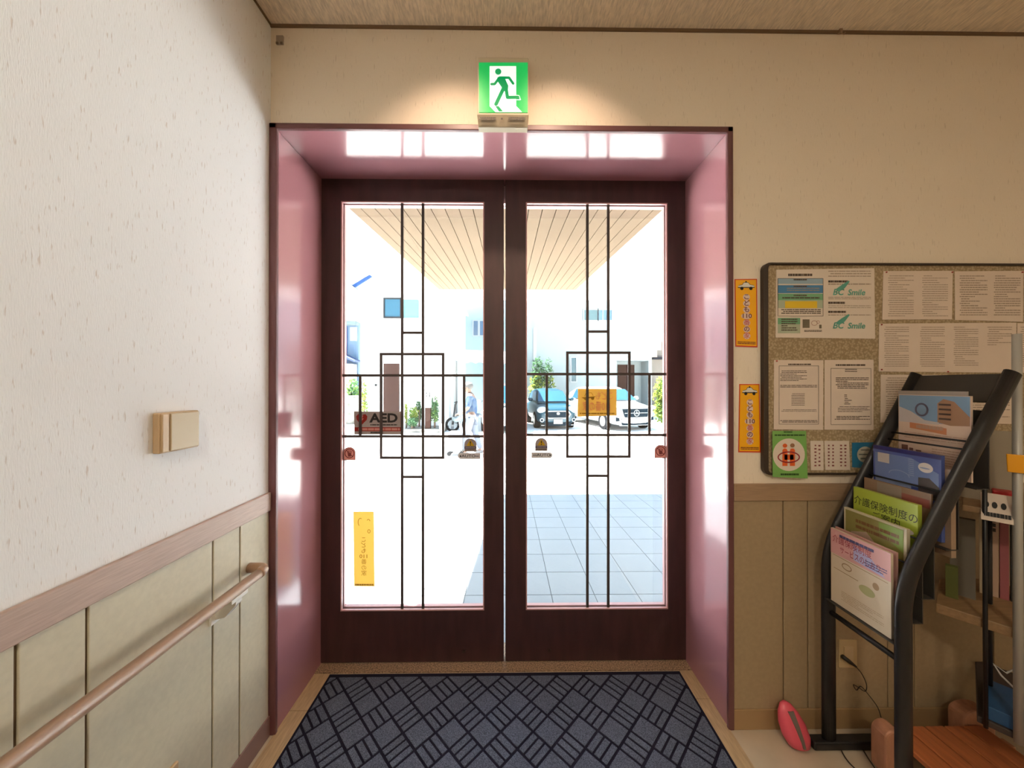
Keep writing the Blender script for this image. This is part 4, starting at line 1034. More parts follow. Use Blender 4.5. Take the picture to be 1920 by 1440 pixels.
# ================================================================== outside
# porch: pale tiles falling gently away from the doors, joints 0.31 x 0.32 m
TILE = mat('porch_tile', (0.235, 0.262, 0.285), 0.55, noise=0.03, nscale=3)
JOINT = mat('porch_joint', (0.07, 0.075, 0.08), 0.9)
gz = lambda y: 0.04 - 0.04*y
tl = MB(); ys = [2.457 + 0.32*k for k in range(-1, 9)]; ys[0] = OUT + 0.02
for i in range(-9, 10):
    for y0, y1 in zip(ys, ys[1:]):
        x0, x1 = 0.31*i + 0.0025, 0.31*(i+1) - 0.0025; a, b = y0 + 0.003, y1 - 0.003
        tl.hexa([(x0, a, gz(a)-0.01), (x1, a, gz(a)-0.01), (x1, b, gz(b)-0.01), (x0, b, gz(b)-0.01)], [(x0, a, gz(a)), (x1, a, gz(a)), (x1, b, gz(b)), (x0, b, gz(b))])
struct(tl.build('porch_floor', TILE))
ye_ = ys[-1]
struct(MB().hexa([(-2.8, OUT, -0.3), (3.1, OUT, -0.3), (3.1, ye_, -0.3), (-2.8, ye_, -0.3)], [(-2.8, OUT, gz(OUT)-0.003), (3.1, OUT, gz(OUT)-0.003), (3.1, ye_, gz(ye_)-0.003), (-2.8, ye_, gz(ye_)-0.003)]).build('porch_base', JOINT))
CONC = mat('concrete', (0.66, 0.65, 0.63), 0.9, noise=0.05, nscale=1.5)
q = MB(); yy = [ye_, 6.0, 16.0, 45.0]
for x0, x1 in ((-40, 40),):
    for y0, y1 in zip(yy, yy[1:]):
        z = lambda y: max(gz(y) + 0.0, -0.2)
        q.hexa([(x0, y0, -0.5), (x1, y0, -0.5), (x1, y1, -0.5), (x0, y1, -0.5)], [(x0, y0, z(y0)), (x1, y0, z(y0)), (x1, y1, z(y1)), (x0, y1, z(y1))])
q.box(-40, OUT, -0.5, -2.8, ye_, gz(ye_)).box(3.1, OUT, -0.5, 40, ye_, gz(ye_))
struct(q.build('ground', CONC))
struct(MB().box(-12, OUT, -0.2, XL - 0.2, OUT + 0.1, 3.4).box(4.2, OUT, -0.2, 12, OUT + 0.1, 3.4).box(-12, OUT, 2.96 + 0.15, 12, OUT + 0.1, 3.4).build('wall_outside', mat('outer_wall', (0.6, 0.56, 0.5), 0.8)))

# canopy with a boarded inlay
ca = thing('entrance_canopy', (0, OUT, 2.45), 'white entrance canopy with a slatted wooden soffit over the porch', 'canopy')
cz = lambda y: 2.697 - 0.097*(4.46 - y)
CW = mat('canopy_white', (0.6, 0.6, 0.6), 0.6)
def slab(x0, x1, y0, y1, th, lift=0.0):
    return [(x0, y0, cz(y0)+lift), (x1, y0, cz(y0)+lift), (x1, y1, cz(y1)+lift), (x0, y1, cz(y1)+lift)], [(x0, y0, cz(y0)+lift+th), (x1, y0, cz(y0)+lift+th), (x1, y1, cz(y1)+lift+th), (x0, y1, cz(y1)+lift+th)]
wx0, wx1 = -0.905, 0.885
q = MB()
for a in ((-1.405, wx0, OUT, 5.38), (wx1, 1.405, OUT, 5.38), (wx0, wx1, 4.46, 5.38)): q.hexa(*slab(*a, 0.22))
q.hexa(*slab(wx0, wx1, OUT, 4.46, 0.18, 0.04))
q.build('canopy_slab', CW, ca)
q = MB(); x = wx0; px_ = -0.2016
st_ = px_ - 0.0795*9
xs_ = [wx0] + [st_ + 0.0795*k for k in range(24) if wx0 + 0.01 < st_ + 0.0795*k < wx1 - 0.01] + [wx1]
for a, b in zip(xs_, xs_[1:]): q.hexa(*slab(a + 0.0022, b - 0.0022, OUT, 4.455, 0.03, 0.0))
q.build('wood_soffit', mat('soffit_wood', (0.150, 0.112, 0.078), 0.8, spec=0.02, noise=0.06, nscale=3), ca)
MB().box(-1.2, OUT + 0.001, cz(OUT) - 0.002, 1.2, OUT + 0.03, 2.56).build('head_strip', mat('head_strip', (0.35, 0.24, 0.22), 0.6), ca)
MB().hexa(*slab(wx0, wx1, OUT + 0.03, 4.458, 0.02, 0.02)).build('soffit_backing', mat('soffit_gap', (0.10, 0.06, 0.03), 0.9), ca)

# ---- houses across the forecourt
HWHITE = mat('house_white', (0.82, 0.82, 0.80), 0.8)
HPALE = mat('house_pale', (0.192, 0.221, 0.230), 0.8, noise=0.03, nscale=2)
HSHADE = mat('house_shade', (0.20, 0.27, 0.30), 0.8)  # bluish shade on the facade put into its wall colour
WGL = mat('window_glass', (0.048, 0.106, 0.154), 0.08, spec=1.0)
WGL2 = mat('window_curtain', (0.07, 0.12, 0.13), 0.3)
WFR = mat('window_frame', (0.264, 0.278, 0.288), 0.5)
DKL = mat('dark_line', (0.02, 0.022, 0.025), 0.8, spec=0.05)
BRD = mat('brown_door', (0.034, 0.018, 0.015), 0.7, spec=0.05, noise=0.35, nscale=3, stretch=(18, 1, 1))
def X_(px, Y): return PY(px, 700, Y).x
def Z_(py, Y): return PY(953, py, Y).z
def block(x0, y0, x1, y1, Y, dep, q=None, zb_=None):
    q = q or MB()
    return q.box(X_(x0, Y), Y, Z_(y1, Y) if zb_ is None else zb_, X_(x1, Y), Y + dep, Z_(y0, Y))
def window(parent, x0, y0, x1, y1, Y, g=WGL, split=None, f=WFR):
    """a frame standing 4 cm off the wall, its glass and a dividing bar"""
    a, b, c, d = X_(x0, Y), X_(x1, Y), Z_(y1, Y), Z_(y0, Y); t = 0.05
    w_ = MB().box(a-t, Y-0.06, c-t, b+t, Y-0.001, c).box(a-t, Y-0.06, d, b+t, Y-0.001, d+t).box(a-t, Y-0.06, c, a, Y-0.001, d).box(b, Y-0.06, c, b+t, Y-0.001, d)
    if split: 
        for s_ in split: w_.box(X_(s_, Y)-0.02, Y-0.05, c, X_(s_, Y)+0.02, Y-0.001, d)
    o = w_.build('window', f, parent)
    MB().box(a, Y-0.03, c, b, Y-0.002, d).build('pane', g, o)
    return o
# white house on the left
Y1 = 13.0
h1 = thing('white_house', (X_(758, Y1), Y1 + 3, -0.2), 'white two-storey house with a brown door behind the left door leaf', 'house')
q = MB(); q.box(X_(676, Y1), Y1, -0.2, X_(842, Y1), Y1 + 5, Z_(520, Y1)); q.build('house_wall', HWHITE, h1)
xa1, xb1, zt1 = X_(640, Y1), X_(850, Y1), Z_(470, Y1)
q = MB().prism([(X_(622, Y1), Y1 - 0.4, Z_(470, Y1)), (X_(848, Y1), Y1 - 0.4, Z_(600-28, Y1) + 0.6), (X_(848, Y1), Y1 - 0.4, Z_(600-28, Y1) + 0.72), (X_(622, Y1), Y1 - 0.4, Z_(470, Y1) + 0.12)], (0, 5.6, 0))
q.build('roof', HWHITE, h1)
MB().prism([(X_(661, Y1), Y1-0.08, Z_(537, Y1)), (X_(694, Y1), Y1-0.08, Z_(517, Y1)), (X_(699, Y1), Y1-0.08, Z_(520, Y1)), (X_(666, Y1), Y1-0.08, Z_(541, Y1))][::-1], (0, 0.07, 0)).build('roof_edge', mat('blue_edge', (0.02, 0.05, 0.15), 0.8, spec=0.05), h1)
MB().prism([(X_(658, Y1), Y1-0.08, Z_(535, Y1)), (X_(659, Y1), Y1-0.08, Z_(534, Y1)), (X_(673, Y1), Y1-0.08, Z_(544, Y1)), (X_(672, Y1), Y1-0.08, Z_(545, Y1))][::-1], (0, 0.07, 0)).build('roof_edge', mat('blue_grey_edge', (0.058, 0.106, 0.158), 0.6), h1)
window(h1, 722, 562, 751, 595, Y1, mat('sky_glass', (0.02, 0.075, 0.12), 0.3, spec=0.3), f=DKL)
window(h1, 757, 562, 786, 597, Y1, mat('cyan_screen', (0.08, 0.17, 0.17), 0.4), f=HWHITE)
MB().box(X_(720, Y1), Y1-0.05, Z_(790, Y1), X_(749, Y1), Y1+0.02, Z_(682, Y1)).build('front_door', BRD, h1)
MB().box(X_(703, Y1), Y1-0.04, Z_(724, Y1), X_(707, Y1), Y1, Z_(720, Y1)).build('intercom', DKL, h1)
MB().box(X_(700, Y1), Y1-0.7, -0.2, X_(757, Y1), Y1, 0.04).build('door_step', HWHITE, h1)
# middle, blue shaded house with carport
Y2 = 18.8
h2 = thing('pale_blue_house', (X_(910, Y2), Y2 + 3, -0.2), 'pale blue-grey shaded house between the two door leaves', 'house')
MB().box(X_(846, Y2), Y2, -0.2, X_(975, Y2), Y2 + 6, Z_(563, Y2)).build('house_wall', HSHADE, h2)
window(h2, 888, 602, 896, 629, Y2, mat('mid_glass', (0.048, 0.096, 0.163), 0.1)); window(h2, 900, 602, 910, 629, Y2, mat('mid_glass', (0.048, 0.096, 0.163), 0.1))
MB().box(X_(853.5, Y2), Y2-0.06, Z_(656, Y2), X_(855, Y2), Y2-0.001, Z_(566, Y2)).build('downpipe', DKL, h2)
MB().ball((X_(861, Y2), Y2-0.08, Z_(566.5, Y2)), (0.09, 0.08, 0.05)).build('wall_lamp', DKL, h2)
MB().box(X_(852, Y2), Y2-0.05, Z_(722, Y2), X_(856, Y2), Y2-0.001, Z_(690, Y2)).box(X_(851, Y2), Y2-0.05, Z_(785, Y2), X_(853, Y2), Y2-0.001, Z_(728, Y2)).build('wall_pipe', DKL, h2)
MB().box(X_(846, Y2), Y2-0.12, Z_(727, Y2), X_(853, Y2), Y2-0.001, Z_(712, Y2)).build('meter_box', HWHITE, h2)
Y3 = 12.6
cp = thing('carport', (X_(880, Y3), Y3, -0.2), 'white carport with wavy roof edge and slim posts seen left of the centre stile', 'carport')
q = MB(); xa_, xb_ = X_(846, Y3), X_(985, Y3); nx = 40
top = [(xa_ + (xb_-xa_)*k/nx, Y3, Z_(655 + 6*k/nx, Y3)) for k in range(nx+1)]
bot = [(xa_ + (xb_-xa_)*k/nx, Y3, Z_(672 + 4*k/nx, Y3) + 0.03*math.sin(k*1.1)) for k in range(nx, -1, -1)]
q.prism(top + bot, (0, 2.2, 0)); q.build('carport_roof', HWHITE, cp)
for x, y in ((848, Y3), (985, Y3), (855, Y3 + 2.0)): MB().box(X_(x, y)-0.05, y, -0.2, X_(x, y)+0.05, y+0.1, Z_(672, y)).build('post', WFR, cp)
# pale house on the right
Y4 = 17.5
h4 = thing('pale_house', (X_(1100, Y4), Y4 + 3, -0.2), 'pale two-storey house with a brown door behind the right door leaf', 'house')
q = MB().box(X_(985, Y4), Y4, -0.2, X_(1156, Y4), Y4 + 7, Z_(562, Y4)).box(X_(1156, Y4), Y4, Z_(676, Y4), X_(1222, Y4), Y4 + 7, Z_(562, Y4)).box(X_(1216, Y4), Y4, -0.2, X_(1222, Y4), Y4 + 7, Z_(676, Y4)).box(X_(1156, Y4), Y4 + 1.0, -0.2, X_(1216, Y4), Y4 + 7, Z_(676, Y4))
q.build('house_wall', mat('house_shade_right', (0.202, 0.240, 0.250), 0.8), h4)  # white wall, the pale cyan of its shade put into the colour
MB().prism([(X_(990, Y4), Y4-0.5, Z_(562, Y4)), (X_(1235, Y4), Y4-0.5, Z_(562, Y4)), (X_(1235, Y4), Y4-0.5, Z_(558, Y4)), (X_(1110, Y4), Y4-0.5, Z_(470, Y4)), (X_(990, Y4), Y4-0.5, Z_(558, Y4))], (0, 8, 0)).build('roof', HWHITE, h4)
window(h4, 1095, 581, 1120, 600, Y4, WGL2, f=WFR); window(h4, 1122, 581, 1147, 600, Y4, mat('win_blue', (0.077, 0.144, 0.202), 0.3), split=(1130, 1138))
window(h4, 1071, 671, 1080, 715, Y4, mat('slim_glass', (0.048, 0.096, 0.115), 0.2))
yd_ = Y4 + 1.0
MB().box(X_(1158, yd_), yd_-0.05, -0.05, X_(1189, yd_), yd_, Z_(684, yd_)).build('front_door', BRD, h4)
MB().box(X_(1000, Y4), Y4-0.05, 0.0, X_(1006, Y4), Y4, Z_(615, Y4)).build('downpipe', WFR, h4)
# neighbours at the edges
Y5 = 21.0
h5 = thing('beige_house', (X_(1245, Y5), Y5 + 2, -0.2), 'shaded beige building at the right edge of the right door glass', 'house')
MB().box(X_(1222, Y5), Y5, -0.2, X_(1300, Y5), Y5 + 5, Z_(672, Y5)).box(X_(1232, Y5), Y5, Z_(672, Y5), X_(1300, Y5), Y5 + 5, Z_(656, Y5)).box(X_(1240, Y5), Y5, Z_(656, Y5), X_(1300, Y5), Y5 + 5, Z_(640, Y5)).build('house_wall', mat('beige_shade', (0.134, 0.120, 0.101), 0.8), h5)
MB().box(X_(1222, Y5)-0.05, Y5-0.3, Z_(674, Y5), X_(1300, Y5), Y5, Z_(670, Y5)).build('eave', DKL, h5)
Y6 = 21.0
h6 = thing('grey_blue_house', (X_(655, Y6), Y6 + 2, -0.2), 'blue-grey neighbouring building with a lean-to roof at the left glass edge', 'house')
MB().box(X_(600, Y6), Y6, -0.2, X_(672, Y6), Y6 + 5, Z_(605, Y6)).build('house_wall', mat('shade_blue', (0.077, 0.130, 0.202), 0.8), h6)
MB().box(X_(600, Y6), Y6-0.5, Z_(611, Y6), X_(673, Y6), Y6, Z_(605, Y6)).build('eave', mat('eave_grey', (0.086, 0.120, 0.125), 0.8), h6)
MB().box(X_(657, Y6), Y6-0.06, Z_(640, Y6), X_(670, Y6), Y6, Z_(614, Y6)).build('shutter', mat('shutter_pale', (0.182, 0.221, 0.259), 0.6), h6)
MB().box(X_(650, Y6), Y6-0.08, Z_(664, Y6), X_(652, Y6), Y6, Z_(614, Y6)).build('downpipe', mat('pipe_blue', (0.024, 0.058, 0.134), 0.6), h6)
MB().prism([(X_(600, Y6), Y6-1.2, Z_(645, Y6)), (X_(679, Y6), Y6-1.2, Z_(681, Y6)), (X_(679, Y6), Y6-1.2, Z_(678, Y6)), (X_(600, Y6), Y6-1.2, Z_(641, Y6))][::-1], (0, 1.2, 0)).build('lean_to_roof', mat('roof_navy', (0.029, 0.048, 0.120), 0.6), h6)
MB().box(X_(600, Y6), Y6-1.0, -0.2, X_(672, Y6), Y6-0.2, Z_(684, Y6)).build('lean_to_wall', mat('lean_wall', (0.202, 0.211, 0.192), 0.8), h6)
wl = thing('stone_garden_wall', (X_(655, 14.5), 14.5, -0.2), 'low grey stone garden wall at the left edge of the left glass', 'garden wall')
MB().box(X_(600, 14.5), 14.5, -0.2, X_(674, 14.5), 14.8, Z_(742, 14.5)).build('wall_body', mat('stone', (0.120, 0.125, 0.115), 0.9, noise=0.5, nscale=6), wl)

# ---- plants
def leaves(q, c, r, n, s, seed):
    R = random.Random(seed)
    for _ in range(n):
        while True:
            v = Vector((R.uniform(-1, 1), R.uniform(-1, 1), R.uniform(-1, 1)))
            if 0.25 < v.length < 1: break
        p = Vector(c) + Vector((v.x*r[0], v.y*r[1], v.z*r[2]))
        a = Vector((R.uniform(-1, 1), R.uniform(-1, 1), R.uniform(-1, 1))).normalized(); b = a.orthogonal().normalized()
        l = s*R.uniform(0.6, 1.3)
        q.add([p - a*l, p + b*l*0.45, p + a*l, p - b*l*0.45], [(0, 1, 2, 3)])
    return q
LG = translucent_mat('leaf_green', (0.096, 0.173, 0.048), 0.3); LG2 = translucent_mat('leaf_lime', (0.192, 0.240, 0.048), 0.35); LG3 = translucent_mat('leaf_dark', (0.043, 0.096, 0.048), 0.25)
BARK = mat('bark', (0.096, 0.062, 0.043), 0.9)
def shrub(px, pb, pt, wpx, Y, mats, label, name='shrub', cat='shrub', n=420, seed=1, s=0.07, group=None, zg=-0.2):
    x = X_(px, Y); hw = wpx/2*Y/F; z1, z0 = Z_(pt, Y), max(zg, Z_(pb, Y)) 
    t = thing(name, (x, Y, zg), label, cat, group)
    m = len(mats); hgt = z1 - z0; R = random.Random(seed)
    for k, mm in enumerate(mats):
        q = MB()
        for j in range(3):
            zc = z0 + hgt*(0.25 + 0.25*((j*m + k) % 3)); 
            leaves(q, (x + R.uniform(-0.25, 0.25)*hw, Y + R.uniform(-.1, .1), zc), (hw*0.8, hw*0.7, hgt*0.28), n//(3*m), s, seed*31 + k*7 + j)
        q.build('foliage', mm, t)
    MB().tube([(x, Y, zg), (x + 0.02, Y, z0 + hgt*0.6)], [0.04, 0.015], 7).build('stem', BARK, t)
shrub(1007, 800, 672, 30, 16.6, [LG, LG2, LG3], 'leafy young tree with pale tips behind the dark car', 'young_tree', 'tree', 1100, 3, 0.085)
shrub(1028, 800, 673, 26, 16.7, [LG, LG2, LG3], 'thinner young tree just right of the leafy one behind the dark car', 'young_tree', 'tree', 700, 5, 0.08)
shrub(1243, 792, 708, 38, 13.2, [LG, LG2], 'bright round hedge bush beside the white car at the right glass edge', n=1300, seed=7, s=0.08)
shrub(815, 790, 744, 20, 12.2, [LG, LG3], 'round green bush right of the entry post', n=500, seed=9, s=0.05)
shrub(776, 793, 764, 18, 12.3, [LG2, LG], 'yellow-green low bush left of the entry post', n=420, seed=11, s=0.05)
shrub(786, 790, 752, 12, 12.6, [LG3], 'dark green bush just behind the entry post', n=260, seed=13, s=0.05)
shrub(762, 790, 753, 6, 12.7, [LG2], 'tiny lime green sapling beside the brown door', 'sapling', 'sapling', 90, 15, 0.05)
shrub(772, 800, 783, 26, 12.0, [LG3], 'dark ground-hugging plants along the white house bed', 'ground_plants', 'plants', 300, 17, 0.045)
shrub(683, 790, 712, 14, 12.6, [LG, LG2], 'pale thin shrub beside the white house corner', n=240, seed=19, s=0.06)
shrub(664, 775, 712, 26, 15.4, [LG3, LG], 'loose pale shrub rising over the stone garden wall', n=420, seed=21, s=0.09)
# entry post
ep = thing('entry_post', (X_(802, 12.0), 12.0, -0.2), 'white letterbox post with small black squares and a brown foot', 'post')
MB().box(X_(796.5, 12), 11.95, Z_(764, 12), X_(808, 12), 12.15, Z_(733, 12)).build('letterbox', HWHITE, ep, bevel=0.01)
MB().box(X_(797.5, 12), 11.97, -0.2, X_(807, 12), 12.13, Z_(764, 12)).build('foot', BRD, ep)
q = MB()
for x0, y0 in ((799, 736), (799, 741), (805, 736), (805, 739.5), (805, 742)): q.box(X_(x0, 12), 11.94, Z_(y0 + 2.2, 12), X_(x0 + 2.4, 12), 11.951, Z_(y0, 12))
q.build('black_squares', DKL, ep)
fb = thing('flower_bed', (X_(795, 12.2), 12.2, -0.2), 'low grey planted border along the front of the white house', 'flower bed')
MB().box(X_(758, 11.9), 11.9, -0.2, X_(832, 11.9), 12.9, -0.08).build('kerb', mat('kerb', (0.144, 0.144, 0.134), 0.9), fb)
wp = thing('white_plant_pot', (X_(829, 12.0), 11.7, -0.2), 'small white plant pot at the end of the flower bed', 'plant pot')
px0, r0 = X_(829, 11.7), 0.09
MB().loft([[Vector((px0 + r*math.cos(a), 11.7 + r*math.sin(a), z)) for a in [2*math.pi*k/16 for k in range(16)]] for z, r in ((-0.2, 0.07), (0.05, 0.10), (0.12, 0.105), (0.12, 0.085), (0.06, 0.08))]).build('pot', HWHITE, wp, smooth=True)

# ---- cars
TYRE = mat('tyre', (0.008, 0.009, 0.011), 0.9, spec=0.02); RIM = mat('rim', (0.12, 0.125, 0.13), 0.4, metal=0.2); CHROME = mat('chrome', (0.16, 0.18, 0.19), 0.35, metal=0.3)
LAMPG = mat('lamp_glass', (0.25, 0.28, 0.30), 0.2, spec=0.4); GRL = mat('grille_dark', (0.006, 0.012, 0.018), 0.9, spec=0.02); PLATE = mat('number_plate', (0.3, 0.3, 0.3), 0.5)
def car(name, label, cx_, cy_, rot, L_, W_, H_, paint, kind, glass):
    """car whose nose points to -y before the turn; origin on the ground under the nose's middle"""
    zg = -0.2
    t = thing(name, (cx_, cy_, zg), label, 'car')
    R_ = Matrix.Rotation(rot, 3, 'Z')
    def T(x, y, z): return R_ @ Vector((x, y, z)) + Vector((cx_, cy_, zg))
    def ring(y, hw, z0, z1, e=0.16, n=20, topw=1.0):
        pts = []; zc, hh = (z0+z1)/2, (z1-z0)/2
        for k in range(n):
            a = 2*math.pi*(k+0.5)/n; c, s_ = math.cos(a), math.sin(a)
            sx = math.copysign(abs(c)**0.45, c); sz = math.copysign(abs(s_)**0.45, s_)
            wv = hw*(topw if sz > 0.2 else 1)
            pts.append(T(sx*wv, y, zc + sz*hh))
        return pts
    w2 = W_/2; hb = H_*(0.60 if kind != 'van' else 0.52)
    q = MB()
    q.loft([ring(0.0, w2*0.70, 0.28, hb*0.78), ring(0.05, w2*0.84, 0.24, hb*0.84), ring(0.18, w2*0.95, 0.20, hb*0.93), ring(0.5, w2, 0.2, hb*1.0), ring(0.95, w2, 0.2, hb*1.08),
            ring(1.4, w2, 0.2, hb*1.12), ring(L_-0.6, w2, 0.2, hb*1.14), ring(L_-0.1, w2*0.96, 0.28, hb*1.1), ring(L_, w2*0.85, 0.35, hb)])
    y0 = {'van': 0.35, 'mini': 0.72, 'suv': 0.95}[kind]; y1 = {'van': 1.0, 'mini': 1.35, 'suv': 1.75}[kind]
    cb = [(y0, 0.86, hb*1.0, hb*1.10), (y0 + (y1-y0)*0.5, 0.82, hb*1.0, hb*1.1 + (H_-hb*1.1)*0.55), (y1, 0.76, hb*1.0, H_*0.985), (y1 + 0.5, 0.75, hb, H_), (L_-0.7, 0.75, hb, H_*0.985), (L_-0.12, 0.78, hb, H_*0.86)]
    q.loft([ring(y, w2*f_, a, b, topw=0.9) for y, f_, a, b in cb])
    q.build('body', paint, t, smooth=True)
    # windscreen and side glass stand just proud of the cabin
    za, zc = hb*1.12, H_*0.93
    fa = lambda z: y0 + (y1-y0)*(z-hb*1.1)/(H_-hb*1.1) - 0.035
    ws = [T(-w2*0.80, fa(za)+0.03, za), T(w2*0.80, fa(za)+0.03, za), T(w2*0.66, fa(zc), zc), T(-w2*0.66, fa(zc), zc)]
    nrm = R_ @ Vector((0, 0.03, 0.0))
    mid_a = T(0, fa(za)-0.04, za); mid_c = T(0, fa(zc)-0.03, zc)
    q = MB(); q.add([ws[0], mid_a, ws[1], ws[2], mid_c, ws[3]], [(0, 1, 4, 5), (1, 2, 3, 4)]); q.build('windscreen', glass, t)
    for s_ in (-1, 1):
        MB().prism([T(s_*w2*0.845, y0+0.35, za), T(s_*w2*0.845, L_-0.7, za), T(s_*w2*0.72, L_-0.9, zc), T(s_*w2*0.72, y1+0.1, zc)], R_ @ Vector((s_*0.012, 0, 0))).build('side_window', glass, t)
        MB().ball(T(s_*(w2+0.09), y0+0.42, hb*1.18), (0.11, 0.07, 0.075)).build('mirror', paint, t, smooth=True)
        for yy in (0.72, L_-0.75):
            wh = MB().tube([T(s_*(w2-0.17), yy, 0.31), T(s_*(w2+0.01), yy, 0.31)], 0.31, 24).build('wheel', TYRE, t)
            MB().tube([T(s_*(w2+0.0), yy, 0.31), T(s_*(w2+0.02), yy, 0.31)], 0.19, 20).build('rim', RIM, wh)
    F_ = lambda x, z, off=0.0: T(x, -off, z)
    def fr(x, z): return 0.02 + 0.10*(abs(x)/w2)**3
    M_ = lambda x, z, off=0.0: T(x, fr(x, z) - 0.03 - off, z)
    if kind == 'mini':
        for s_ in (-1, 1):
            MB().ball(T(s_*w2*0.76, 0.10, hb*0.80), (0.20, 0.10, 0.13), 20, 12).build('headlight', LAMPG, t, smooth=True)
            fl = MB().tube([T(s_*w2*0.80, -0.02, 0.36), T(s_*w2*0.80, 0.1, 0.36)], 0.075, 18).build('fog_light', CHROME, t)
            MB().tube([T(s_*w2*0.80, -0.03, 0.36), T(s_*w2*0.80, 0.0, 0.36)], 0.045, 16).build('lens', GRL, fl)
        hexo = [(-0.50, 0.57), (-0.40, 0.70), (0.40, 0.70), (0.50, 0.57), (0.38, 0.41), (-0.38, 0.41)]
        hexi = [(-0.44, 0.57), (-0.37, 0.66), (0.37, 0.66), (0.44, 0.57), (0.35, 0.45), (-0.35, 0.45)]
        MB().poly(M_, hexo, 0.0, 0.04).build('grille_surround', CHROME, t); MB().poly(M_, hexi, 0.035, 0.012).build('grille', GRL, t)
        MB().disc(M_, 0, 0.60, 0.06, 0.05, 0.045, 0.015).build('emblem', CHROME, t)
        MB().rect(M_, -0.50, 0.14, 0.50, 0.38, 0.0, 0.012).build('air_intake', GRL, t)
        MB().rect(M_, -0.165, 0.22, 0.165, 0.38, 0.012, 0.02).build('number_plate', PLATE, t)
        MB().rect(M_, -0.62, 0.155, 0.62, 0.18, 0.012, 0.015).build('chrome_strip', CHROME, t)
    elif kind == 'suv':
        for s_ in (-1, 1):
            MB().ball(T(s_*w2*0.80, 0.12, hb*0.86), (0.19, 0.10, 0.085), 20, 10).build('headlight', LAMPG, t, smooth=True)
            MB().poly(M_, [(s_*w2*0.62, 0.46), (s_*w2*0.86, 0.50), (s_*w2*0.86, 0.36), (s_*w2*0.66, 0.38)], -0.01, 0.03).build('side_intake', GRL, t)
        gp = [(-0.56, 0.80), (0.56, 0.80), (0.46, 0.50), (-0.46, 0.50)]
        MB().poly(M_, gp, 0.02, 0.02).build('grille', GRL, t)
        MB().rect(M_, -0.48, 0.64, 0.48, 0.66, 0.04, 0.006).build('grille_bar', CHROME, t)
        q = MB(); q.ring(M_, 0, 0.65, 0.12, 0.12, 0.024, 0.052, 28)
        for a in (90, 210, 330):
            ca_, sa_ = math.cos(math.radians(a)), math.sin(math.radians(a))
            q.poly(M_, [(0.11*ca_, 0.65 + 0.11*sa_), (-0.022*sa_, 0.65 + 0.022*ca_), (0.022*sa_, 0.65 - 0.022*ca_)], 0.053)
        q.build('star_emblem', CHROME, t)
        MB().poly(M_, [(-0.62, 0.40), (0.62, 0.40), (0.54, 0.22), (-0.54, 0.22)], 0, 0.015).build('air_intake', GRL, t)
        MB().rect(M_, -0.165, 0.28, 0.165, 0.44, 0.02, 0.02).build('number_plate', PLATE, t)
        MB().rect(M_, -0.66, 0.20, 0.66, 0.225, 0.012, 0.02).build('chrome_strip', CHROME, t)
    else:
        for s_ in (-1, 1): MB().ball(T(s_*w2*0.78, 0.10, hb*0.78), (0.17, 0.08, 0.10), 16, 8).build('headlight', LAMPG, t, smooth=True)
        MB().rect(M_, -0.62, 0.42, 0.62, 0.58, 0, 0.02).build('grille', GRL, t); MB().rect(M_, -0.60, 0.22, 0.60, 0.36, 0, 0.02).build('air_intake', GRL, t)
        MB().rect(M_, -0.165, 0.30, 0.165, 0.44, 0.02, 0.02).build('number_plate', PLATE, t)
    return t
CG = mat('car_glass', (0.012, 0.045, 0.085), 0.15, spec=0.35)
car('dark_hatchback', 'dark teal small car with round headlights parked facing the doors', PY(1046, 760, 12.6).x, 12.6, 0.10, 3.4, 1.50, 1.52, mat('paint_teal', (0.005, 0.028, 0.044), 0.3, spec=0.25, coat=0.12), 'mini', CG)
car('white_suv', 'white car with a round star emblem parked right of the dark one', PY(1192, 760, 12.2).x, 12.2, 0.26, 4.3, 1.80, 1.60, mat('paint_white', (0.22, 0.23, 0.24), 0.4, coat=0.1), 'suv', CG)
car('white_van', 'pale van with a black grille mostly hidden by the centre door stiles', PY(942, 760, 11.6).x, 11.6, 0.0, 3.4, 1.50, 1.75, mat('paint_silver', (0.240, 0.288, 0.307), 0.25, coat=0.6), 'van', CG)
# bicycle-like scooter beside the van
Ysc = 12.3
sc = thing('scooter', (X_(858, Ysc), Ysc, -0.2), 'small dark scooter parked under the white carport', 'scooter')
xs0 = X_(858, Ysc)
for dx in (-0.18, 0.42):
    q = MB(); q.tube([(xs0 + dx + 0.22*math.cos(a), Ysc, 0.03 + 0.22*math.sin(a)) for a in [2*math.pi*k/18 for k in range(18)]], 0.045, 8, closed=True); q.build('wheel', TYRE, sc, smooth=True)
MB().loft([[Vector((xs0 + x, Ysc + w_*math.cos(a), z + h_*math.sin(a))) for a in [2*math.pi*k/10 for k in range(10)]] for x, z, w_, h_ in ((-0.2, 0.25, 0.05, 0.08), (-0.05, 0.2, 0.12, 0.1), (0.2, 0.35, 0.14, 0.18), (0.55, 0.5, 0.1, 0.1))]).build('body', mat('scooter_paint', (0.120, 0.158, 0.173), 0.3), sc, smooth=True)
MB().tube([(xs0 - 0.18, Ysc, 0.03), (xs0 - 0.08, Ysc, 0.75), (xs0 - 0.02, Ysc, 0.86)], 0.03, 8).tube([(xs0 - 0.06, Ysc - 0.28, 0.84), (xs0 - 0.06, Ysc + 0.28, 0.84)], 0.018, 8).build('handlebar', DKL, sc, smooth=True)

